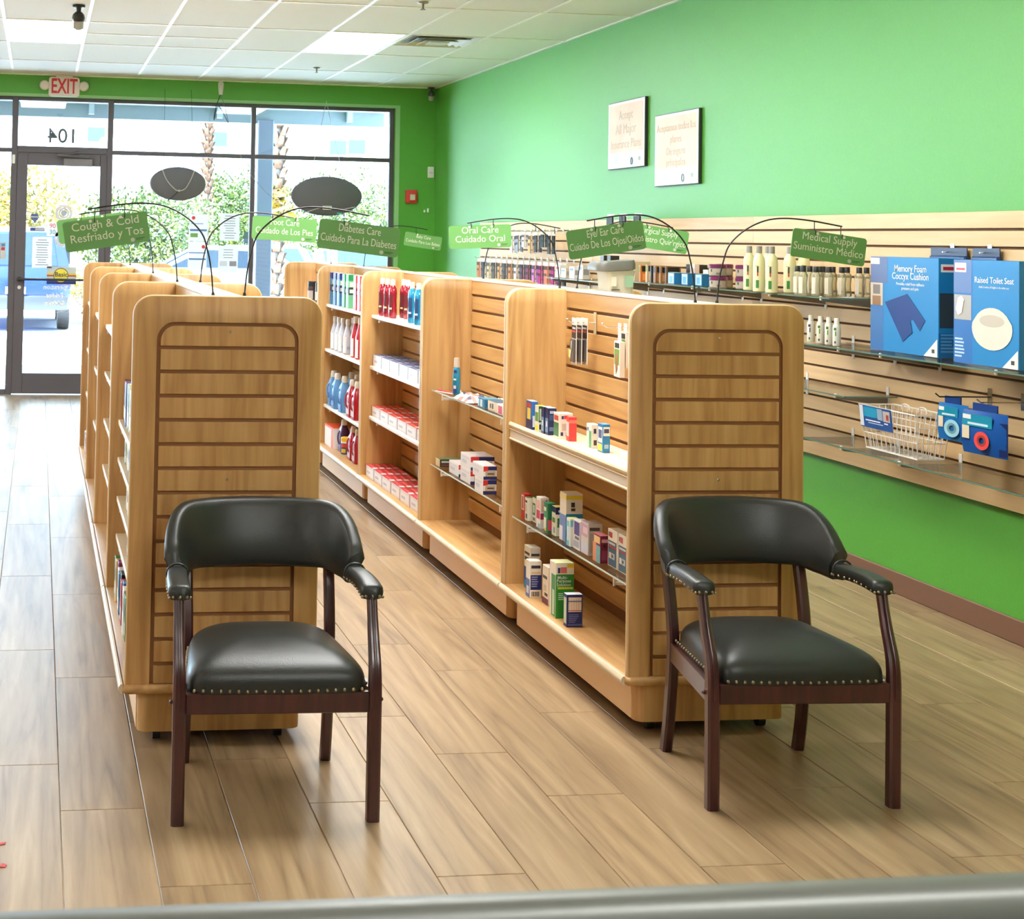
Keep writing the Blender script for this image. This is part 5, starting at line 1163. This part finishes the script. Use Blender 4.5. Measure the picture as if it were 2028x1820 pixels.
o = carton('green and white carton lettered Multi-Purpose Solution', 1.908, 5.415, Z, .069, .068, .200, (244,238,220), (226,230,170), [('F', .0, .0, 1, .80, (44,146,52)), ('F', 0, .0, .12, .80, (60,160,60)), ('L', .3, .02, .96, .78, (70,150,90)), ('L', .45, .05, .8, .5, (200,226,200)), ('F', .62, .92, .98, .985, Y_), ('F', .1, .82, .24, .92, (60,50,110)), ('F', .26, .82, .6, .93, (224,120,110)), ('F', .1, .53, .95, .57, (200,216,60)), ('T', .3, .2, .8, .8, (80,170,70))]+scribble('F', .14, .45, .32, .46, 4, (206,230,200), 5), group=DW, texts=(('F', 'Multi-', .0165, .36, .74, WT), ('F', 'Purpose', .0165, .44, .68, WT), ('F', 'Solution', .0165, .44, .61, WT)))
carton('small navy and white carton in front of the green one', 1.906, 5.290, Z, .059, .034, .115, (36,48,110), (226,228,232), [('F', .10, .47, .92, .92, (236,222,206)), ('L', .1, .1, .9, .9, (206,222,200)), ('F', .05, .05, .95, .1, (90,100,160))]+[('F', .14+.15*k, .5, .16+.15*k, .88, (190,160,140)) for k in range(5)]+scribble('F', .12, .8, .12, .4, 5, (110,120,180), 6)+[('F', .1, .78, .92, .82, (120,130,170)), ('F', .1, .5, .92, .53, (200,120,110))], group=DW)
# blister packs on hooks on the front unit
def hook_on_spine(label, y, z, L):
    t = thing('display_hook', label, 'hook', (XB-.0512, y, z), 0, 'display hooks on the front unit')
    obj('arm', MB().tube([(0, 0, 0), (-L, 0, 0), (-L-.015, 0, .012)], .0026, 6).ball((-L-.015, 0, .012), .0048).mesh('arm', CHROME, 60), t)
    obj('plate', MB().bbox(-.004, 0, -.011, .011, -.045, .040, .001, 1).mesh('plate', P((190,176,140), .35)), t)
hook_on_spine('long display hook holding three black blister packs', 5.64, 1.258, .098)
hook_on_spine('display hook holding two green packs beside the end panel', 5.27, 1.262, .098)
for k in range(3):
    t = thing('blister_pack', ['front', 'middle', 'rear'][k]+' of three black blister packs on the upper hook', 'package', (XB-.136+.020*k, 5.64, 1.258), math.radians(-6+3*k), 'black blister packs')
    obj('card', MB().prism(rrect(-.036, .036, -.160, .018, .004, 3), 'x', -.001, .001).mesh('card', P((238,232,222), .5)), t)
    obj('blister', MB().bbox(-.010, -.001, -.031, .031, -.152, -.062, .004, 1).mesh('blister', P((84,80,80), .2)), t)
    obj('print', MB().box(-.0018, -.001, -.033, .033, -.060, -.010).mesh('print', P((40,40,46), .4)), t)
    obj('print', MB().box(-.0024, -.0018, -.026, .028, -.038, -.030).mesh('print', P((206,70,60), .5)), t)
    obj('print', MB().box(-.0024, -.0018, -.026, .02, -.025, -.018).mesh('print', P((206,210,210), .5)), t)
    if k == 0:
        obj('tool_picture', MB().tube(smooth_path([(-.0115, -.005, -.07), (-.0115, -.003, -.10), (-.0115, .008, -.13), (-.0115, .012, -.14)], 4), .0025, 6).mesh('tool_picture', P((206,206,200), .3)), t)
        obj('price_tag', MB().box(-.0125, -.0105, .008, .034, -.135, -.105).mesh('price_tag', P((244,232,140), .5)), t)
for k in range(2):
    t = thing('blister_pack', ['front', 'rear'][k]+' of two green packs beside the right end panel', 'package', (XB-.098+.022*k, 5.275, 1.246-.034*(1-k)), math.radians(-5), 'green packs on the front unit')
    obj('card', MB().box(-.009, .009, -.036, .036, -.128, 0).mesh('card', P((240,234,224), .5)), t)
    obj('hang_tab', MB().box(-.001, .001, -.018, .018, 0, .03+.035*(1-k)).mesh('hang_tab', P((236,230,220), .5)), t)
    obj('print', MB().box(-.0098, -.009, -.026, .026, -.024, -.006).mesh('print', P((34,34,34), .5)), t)
    obj('print', MB().box(-.0098, -.009, -.028, .030, -.085, -.028).mesh('print', P((120,166,60), .5)), t)
    obj('print', MB().prism([(.004, -.04), (-.012, -.055), (-.008, -.10), (.008, -.118), (.016, -.09), (.014, -.05)], 'x', -.0106, -.0098).mesh('print', P((170,110,80), .5)), t)
# grey lidded basin behind the spine
t = thing('grey_basin', 'grey plastic basin with dark lid showing above the right front unit', 'basin', (2.300, 5.865, 1.2805))
m = MB()
prof = [(.046, .058, 0), (.050, .062, .01), (.055, .066, .14), (.060, .070, .178)]
for j, (a, b, z) in enumerate(prof): m.v += [(p[0], p[1], z) for p in rrect(-a, a, -b, b, .02, 4)]
nn = len(m.v)//4
for j in range(3):
    for k in range(nn): m.f.append([j*nn+k, j*nn+(k+1) % nn, (j+1)*nn+(k+1) % nn, (j+1)*nn+k]); m.m.append(0)
m.f.append(list(range(nn))); m.m.append(0); m.f.append(list(range(3*nn, 4*nn))); m.m.append(0)
obj('tub', m.mesh('tub', P((196,192,176), .45), 40), t)
lid = MB(); 
for j, (a, b, z, x) in enumerate(((.075, .076, .172, -.018), (.082, .080, .176, -.018), (.082, .080, .196, -.018), (.074, .074, .212, -.014), (.03, .04, .214, -.01))): lid.v += [(p[0]+x, p[1], z+.12*max(0, p[0])) for p in rrect(-a, a, -b, b, min(a, b)*.5, 6)]
nn = len(lid.v)//5
for j in range(4):
    for k in range(nn): lid.f.append([j*nn+k, j*nn+(k+1) % nn, (j+1)*nn+(k+1) % nn, (j+1)*nn+k]); lid.m.append(0)
lid.f += [list(range(nn)), list(range(4*nn, 5*nn))]; lid.m += [0, 0]
obj('lid', lid.mesh('lid', P((98,97,91), .4), 40), t)
obj('label', MB().box(.012, .046, -.072, -.0705, .112, .158).mesh('label', P((140,176,146), .5)), t)
obj('label', MB().box(-.044, -.024, -.0715, -.0695, .115, .152).mesh('label', P((218,214,198), .5)), t)
obj('label', MB().box(-.044, -.010, -.071, -.0692, .098, .103).mesh('label', P((90,86,78), .5)), t)

# ---- second unit: mouthwash and brushes on glass
Z = .829
mw = [(.020, 0), (.023, .004), (.023, .085), (.019, .125), (.016, .132)]; mc = [(.0165, .131), (.0145, .172), (.013, .175)]
TEALM = P((18,132,170), .18, coat=.5)
bottle('mouthwash_bottle', 'single teal mouthwash bottle on the upper glass shelf', 1.992, 7.085, Z, mw, TEALM, mc, P((190,178,160), .35), ((.010, .118, (30,60,120), 195, 255), (.07, .078, (220,226,236), 205, 245), (.03, .045, (210,220,236), 205, 245)), 18, .8, 1)
for k, (x, y, rz, c) in enumerate(((1.975, 7.17, 20, (190,60,70)), (2.03, 7.20, -15, (214,120,110)), (2.05, 7.05, 35, (226,206,160)))):
    t = thing('toothbrush_pack', ['left toothbrush pack lying beside the teal bottle', 'middle toothbrush pack lying behind the teal bottle', 'right toothbrush pack lying behind the teal bottle'][k], 'package', (x, y, Z+.0006), math.radians(rz), 'toothbrush packs')
    obj('card', MB().box(-.018, .018, -.09, .09, 0, .002).mesh('card', P((236,230,220), .5)), t)
    obj('brush', MB().bbox(-.004, .004, -.08, .055, .002, .009, .002, 1).bbox(-.006, .006, .052, .08, .002, .011, .002, 1).mesh('brush', P(c, .35)), t)
def pouch(label, x, y, z, lx, ly, h, rgb, seed, spots=()):
    t = thing('plastic_bag', label, 'bag', (x, y, z+.0006), 0, 'bags of flossers on glass shelf'); rnd = random.Random(seed); n = 9; m = MB()
    for j in range(n):
        for i in range(n):
            u, v = i/(n-1)*2-1, j/(n-1)*2-1; e = (1-u**4)*(1-v**4); m.v.append((u*lx/2*(1+.05*rnd.uniform(-1, 1)), v*ly/2*(1+.05*rnd.uniform(-1, 1)), .002+h*e*rnd.uniform(.55, 1)))
    for j in range(n-1):
        for i in range(n-1): m.f.append([j*n+i, j*n+i+1, (j+1)*n+i+1, (j+1)*n+i]); m.m.append(1 if (rnd.random() < .22) else (2 if rnd.random() < .12 else 0))
    m.v += [(-lx/2, -ly/2, 0), (lx/2, -ly/2, 0), (lx/2, ly/2, 0), (-lx/2, ly/2, 0)]; b = n*n; m.f.append([b, b+3, b+2, b+1]); m.m.append(0)
    obj('bag', m.mesh('bag', [P(rgb, .3), P((60,64,96), .35), P((206,120,110), .35)], 50), t)
pouch('crumpled white bag beside the teal bottle', 1.998, 6.83, Z, .13, .26, .035, (236,230,214), 1)
pouch('second crumpled bag farther right on the upper glass shelf', 2.075, 6.60, Z, .10, .18, .04, (228,220,196), 2)
GS = 'dental cartons on the glass shelves'
carton('teal and white carton at the edge of the upper glass shelf', 1.955, 6.50, Z, .07, .10, .040, (22,110,150), (60,130,150), [('L', .05, .1, .7, .9, (206,232,240)), ('L', .2, .1, .35, .9, (40,140,180)), ('F', .1, .2, .9, .8, (24,90,130))], group=GS)
carton('beige carton with dark print on the upper glass shelf', 1.955, 6.33, Z, .08, .12, .044, (232,216,186), (40,90,120), [('L', .25, .3, .4, .75, (60,56,52)), ('L', .5, .3, .7, .8, (90,80,70)), ('L', .05, .05, .95, .15, (200,180,150))], group=GS)
carton('pink and white carton at the right end of the upper glass shelf', 1.955, 6.20, Z, .08, .11, .042, (240,232,226), None, [('L', .1, .1, .6, .9, (206,60,90))], group=GS)
Z = .466; W5 = (240,242,246)
carton('small dark green carton at the left of the lower glass shelf', 1.952, 7.215, Z, .16, .078, .037, (40,54,44), (96,110,70), [('L', 0, 0, 1, 1, (236,224,190)), ('F', .05, .55, .7, .8, (190,196,180)), ('F', .05, .15, .8, .35, (120,60,60))], group=GS)
stk = [('white carton second from the left on the lower glass shelf', 1.958, 6.905, Z, .057), ('lower white carton of the middle stack on the lower glass shelf', 1.952, 6.69, Z, .062), ('upper white carton of the middle stack on the lower glass shelf', 1.954, 6.695, Z+.0625, .062), ('lower white carton of the right stack on the lower glass shelf', 1.935, 6.435, Z, .062), ('upper white carton of the right stack on the lower glass shelf', 1.937, 6.44, Z+.0625, .058)]
for k, (lab, x, y, z, h) in enumerate(stk):
    carton(lab, x, y, z, .060+.05*(k < 3), .165 if k != 3 else .13, h, W5, (196,186,186), [('F', 0, .62, .35, 1, (206,50,50)), ('F', .35, .7, 1, 1, (30,44,100)), ('F', .0, .0, 1, .25, (30,44,100)), ('F', .15, .25, .9, .66, (190,180,164)), ('F', .3, .4, .8, .48, (40,40,40)), ('F', .35, .28, .7, .34, (230,180,60)), ('T', .1, .1, .9, .4, (214,90,70)), ('T', .1, .5, .9, .9, (150,146,146)), ('L', .15, .35, .6, .6, (214,218,232)), ('L', .1, .75, .9, .82, (220,224,236))], group=GS)

# ---- third unit
Z = 1.12
red_p = [(.024, 0), (.028, .005), (.030, .05), (.026, .10), (.029, .14), (.027, .165), (.016, .182), (.014, .186)]; red_c = [(.0155, .184), (.0150, .212), (.0125, .218)]
REDM = P((150,18,44), .16, coat=.6); BLUM = P((24,140,190), .16, coat=.6); IV = P((238,230,214), .4)
ra = ((.03, .135, (96,24,36), 190, 250), (.05, .06, (226,200,150), 200, 240), (.075, .085, (220,190,150), 200, 240), (.10, .108, (224,206,170), 200, 240))
ba = ((.03, .135, (20,70,120), 190, 250), (.05, .06, (190,220,240), 200, 240), (.085, .10, (210,230,240), 200, 240))
for k, (x, y) in enumerate(((1.985, 8.66), (1.985, 8.53), (1.985, 8.40), (2.065, 8.47), (2.055, 8.33))):
    bottle('mouthwash_bottle', ['leftmost', 'second from left of the', 'third from left of the', 'rear', 'rightmost'][k]+' red mouthwash bottle on the top shelf', x, y, Z, red_p, REDM, red_c, IV, ra, 18, .8, 1.1, group='red mouthwash bottles')
for k, (x, y) in enumerate(((1.980, 7.93), (1.972, 7.76), (1.972, 7.60))):
    bottle('mouthwash_bottle', ['left', 'middle', 'right'][k]+' blue mouthwash bottle on the top shelf of the third unit', x, y, Z, red_p, BLUM, red_c, IV, ba, 18, .8, 1.1, group='blue mouthwash bottles')
def paste_rows(z, x0, ys, rows, side, top, face, where, lx=.040, ly=.205, h=.062):
    me = carton_mesh(lx-.001, ly, h, side, None, [('T', .0, .0, 1, 1, top), ('T', .15, .08, .85, .3, (238,232,232)), ('T', .3, .4, .7, .9, tuple(min(255, v+50) for v in top)), ('L', .06, .18, .94, .82, face), ('L', 0, 0, .05, 1, tuple(int(v*.6) for v in top)), ('L', .2, .35, .6, .55, (206,206,216)), ('F', .1, .1, .9, .9, tuple(int(v*.7) for v in top))])
    nm = ['front', 'second', 'third', 'back']
    for j, y in enumerate(ys):
        for r in range(rows):
            o = obj('toothpaste_carton', me, None, (x0+r*lx+(.002 if j % 2 else 0), y+.004*(r % 2), z+.0006))
            tag(o, '%s row toothpaste carton, %s from the left, on %s' % (nm[r], ORD[j], where), 'box', 'toothpaste cartons on '+where)
ys = [8.535-.213*k for k in range(6)]
paste_rows(.824, 1.952, ys, 4, (238,238,242), (86,96,140), (246,246,250), 'the middle shelf of unit three', h=.066)
paste_rows(.532, 1.952, [8.545-.212*k for k in range(6)], 4, (240,234,232), (206,60,44), (250,248,246), 'the lower shelf of unit three', h=.060)
paste_rows(.1885, 1.922, [8.545-.212*k for k in range(6)], 4, (238,232,232), (196,48,48), (248,246,246), 'the deck of unit three', h=.064)

# ---- fourth unit
Z = 1.119
for k, (y, c, cap) in enumerate(((10.10, (70,140,180), (34,48,120)), (9.955, (60,120,180), (34,48,120)), (9.825, (60,120,176), (34,52,130)), (9.655, (60,150,90), (24,140,70)), (9.53, (110,190,140), (24,150,80)), (9.30, (200,40,50), (206,40,50)), (9.18, (196,36,48), (206,40,50)))):
    carton(['leftmost tall blue carton', 'second tall blue carton', 'third tall blue carton', 'narrow tall green carton', 'wide tall green carton', 'left tall red carton', 'right tall red carton'][k]+' on the top shelf of unit four', 1.962, y, Z, .05 if k != 4 else .075, .075, .214, c, WT, [('L', 0, .82, 1, 1, cap), ('F', 0, .82, 1, 1, cap), ('L', 0, .42, 1, .62, (44,40,80) if k < 3 else ((30,60,50) if k < 5 else (150,24,40))), ('F', 0, .40, 1, .62, (44,40,80) if k < 3 else ((30,60,50) if k < 5 else (150,24,40))), ('F', .1, .64, .8, .78, (232,232,220)), ('F', .1, .45, .7, .56, (220,224,230)), ('L', 0, 0, .22, 1, WT)], group='tall cartons on the top shelf of unit four')
Z = .82
sp_ = [(.030, 0), (.036, .005), (.036, .115), (.028, .14), (.018, .17), (.014, .185)]; sc_ = [(.015, .184), (.017, .200), (.015, .222)]
for k, (x, y) in enumerate(((1.985, 10.06), (1.985, 9.93), (1.985, 9.80), (1.99, 9.66), (2.07, 9.87))):
    bottle('spray_bottle', ['leftmost', 'second', 'third', 'fourth', 'rear'][k]+' pale grey bottle on the middle shelf of unit four', x, y, Z, sp_, P((206,208,222), .35), sc_, P((240,238,236), .4), ((.008, .112, (246,246,248), 170, 240), (.03, .05, (170,176,200), 245, 285)), 16, .8, 1.1, group='pale grey bottles')
for k, y in enumerate((9.40, 9.26)):
    bottle('spray_bottle', ['left', 'right'][k]+' red and white bottle on the middle shelf of unit four', 1.985, y, Z, [(r, z*1.15) for r, z in sp_], P((196,40,48), .3), [(r, z*1.15) for r, z in sc_], P((244,240,238), .4), ((.008, .12, (246,244,244), 170, 232),), 16, .8, 1.1, group='red and white bottles')
def jug(label, x, y, z, s, mat, capm, lab, group):
    t = thing('jug', label, 'jug', (x, y, z+.0006), 0, group)
    m = MB(); pr_ = [(.030, .050, 0), (.034, .055, .006), (.034, .055, .12), (.032, .050, .16), (.022, .028, .185), (.018, .020, .195)]
    for a, b, zz in pr_: m.v += [(p[0]*s, p[1]*s, zz*s) for p in rrect(-a, a, -b, b, min(a, b)*.6, 4)]
    n = len(m.v)//6
    for j in range(5):
        for k in range(n): m.f.append([j*n+k, j*n+(k+1) % n, (j+1)*n+(k+1) % n, (j+1)*n+k]); m.m.append(0)
    m.f += [list(range(n)), list(range(5*n, 6*n))]; m.m += [0, 0]
    obj('body', m.mesh('body', mat, 40), t)
    obj('cap', MB().lathe([(.022*s, .192*s), (.022*s, .215*s), (.018*s, .232*s), (.017*s, .236*s)], 16).mesh('cap', capm, 40), t)
    obj('handle', MB().tube(smooth_path([(-.030*s, -.005*s, .155*s), (-.046*s, -.010*s, .13*s), (-.046*s, -.012*s, .08*s), (-.031*s, -.008*s, .055*s)], 5), .006*s, 8).mesh('handle', mat, 60), t)
    obj('label', MB().box(-.0352*s, -.0342*s, -.045*s, .045*s, .02*s, .09*s).mesh('label', P(lab, .5)), t)
JB = P((92,150,206), .35)
for k, (x, y) in enumerate(((1.985, 10.07), (1.975, 9.89), (1.98, 9.68), (2.085, 9.97), (2.085, 9.78))):
    jug(['leftmost front', 'middle front', 'right front', 'left rear', 'right rear'][k]+' light blue jug on the lower shelf of unit four', x, y, .445, .98, JB, IV, (60,110,180), 'light blue jugs')
for k, y in enumerate((9.42, 9.27)): jug(['left', 'right'][k]+' red jug on the lower shelf of unit four', 1.98, y, .445, 1.0, P((176,26,40), .3), IV, (226,206,206), 'red jugs on the lower shelf')
carton('orange and white carton at the left of unit four deck', 1.935, 9.80, .1885, .12, .30, .135, (244,240,236), (226,90,50), [('L', .75, 0, 1, 1, (226,100,60)), ('L', 0, .9, 1, 1, (230,110,70))])
jug('purple jug on the deck of unit four', 1.985, 9.70, .1885, .88, P((84,40,96), .3), IV, (110,70,130), 'jugs on the deck')
bottle('round_jar', 'round jar with a yellow lid on the deck of unit four', 1.968, 9.53, .1885, [(.034, 0), (.036, .003), (.036, .088), (.034, .092)], P((240,238,232), .4), [(.038, .090), (.038, .112), (.034, .116)], P((238,190,40), .4), ((.01, .08, (60,70,90), 185, 270), (.055, .075, (206,60,50), 195, 260), (.02, .045, (220,190,80), 200, 250)), 18, cat='jar')
for k, y in enumerate((9.34, 9.20)): jug(['left', 'right'][k]+' red jug on the deck of unit four', 1.972, y, .1885, .88, P((170,28,44), .3), IV, (214,180,186), 'red jugs on the deck')
# fifth unit: small dark jars on its top shelf
for k, (x, y, c) in enumerate(((1.985, 10.95, (60,40,36)), (2.02, 10.80, (50,36,36)), (2.00, 10.72, (40,44,44)), (2.03, 10.66, (36,32,36)), (2.04, 10.56, (228,232,230)), (2.05, 10.48, (224,228,226)))):
    bottle('small_jar', ['brown', 'dark red', 'dark green', 'black', 'left white', 'right white'][k]+' small jar on the last unit of the right row', x, y, 1.10, [(.032, 0), (.034, .003), (.034, .10), (.03, .112)], P(c, .4), [(.033, .11), (.033, .145), (.030, .148)], P((40,34,36) if k < 4 else (236,238,236), .4), ((.02, .08, (206,196,190), 180, 270),), 14, group='small jars on the last unit')

# ------------------------------------------------------------------ stock on the left row, seen edge on
rnd = random.Random(12)
PAL = [(40,44,50), (196,50,60), (70,110,170), (240,240,236), (60,130,80), (226,206,110), (150,60,120), (236,236,232), (90,140,196)]
def slim_row(z, h, x, y1, n, where, seed, w=.045):
    r = random.Random(seed); y = y1
    for k in range(n):
        l = w*r.uniform(.8, 1.2); y -= l+.006; c = PAL[(k+seed) % len(PAL)]
        carton('%s slim carton from the far end on %s' % (ORD[k], where), x+r.uniform(0, .006), y, z, .09, l, h*r.uniform(.86, 1), c, None, [('L', .1, .1, .9, .4, (236,236,232)), ('L', .1, .5, .9, .8, tuple(int(v*.7) for v in c))], group='slim cartons on '+where)
slim_row(.839, .175, .338, 5.93, 9, 'the highest left shelf', 0, .055)
slim_row(.694, .095, .342, 5.85, 7, 'the second left shelf', 3)
slim_row(.543, .095, .342, 5.70, 7, 'the third left shelf', 5)
slim_row(.398, .092, .342, 5.60, 6, 'the fourth left shelf', 1)
slim_row(.1885, .165, .318, 5.86, 10, 'the left front deck', 4, .06)
slim_row(.1885, .12, .322, 9.84, 8, 'the deck nearest the door', 7, .07)
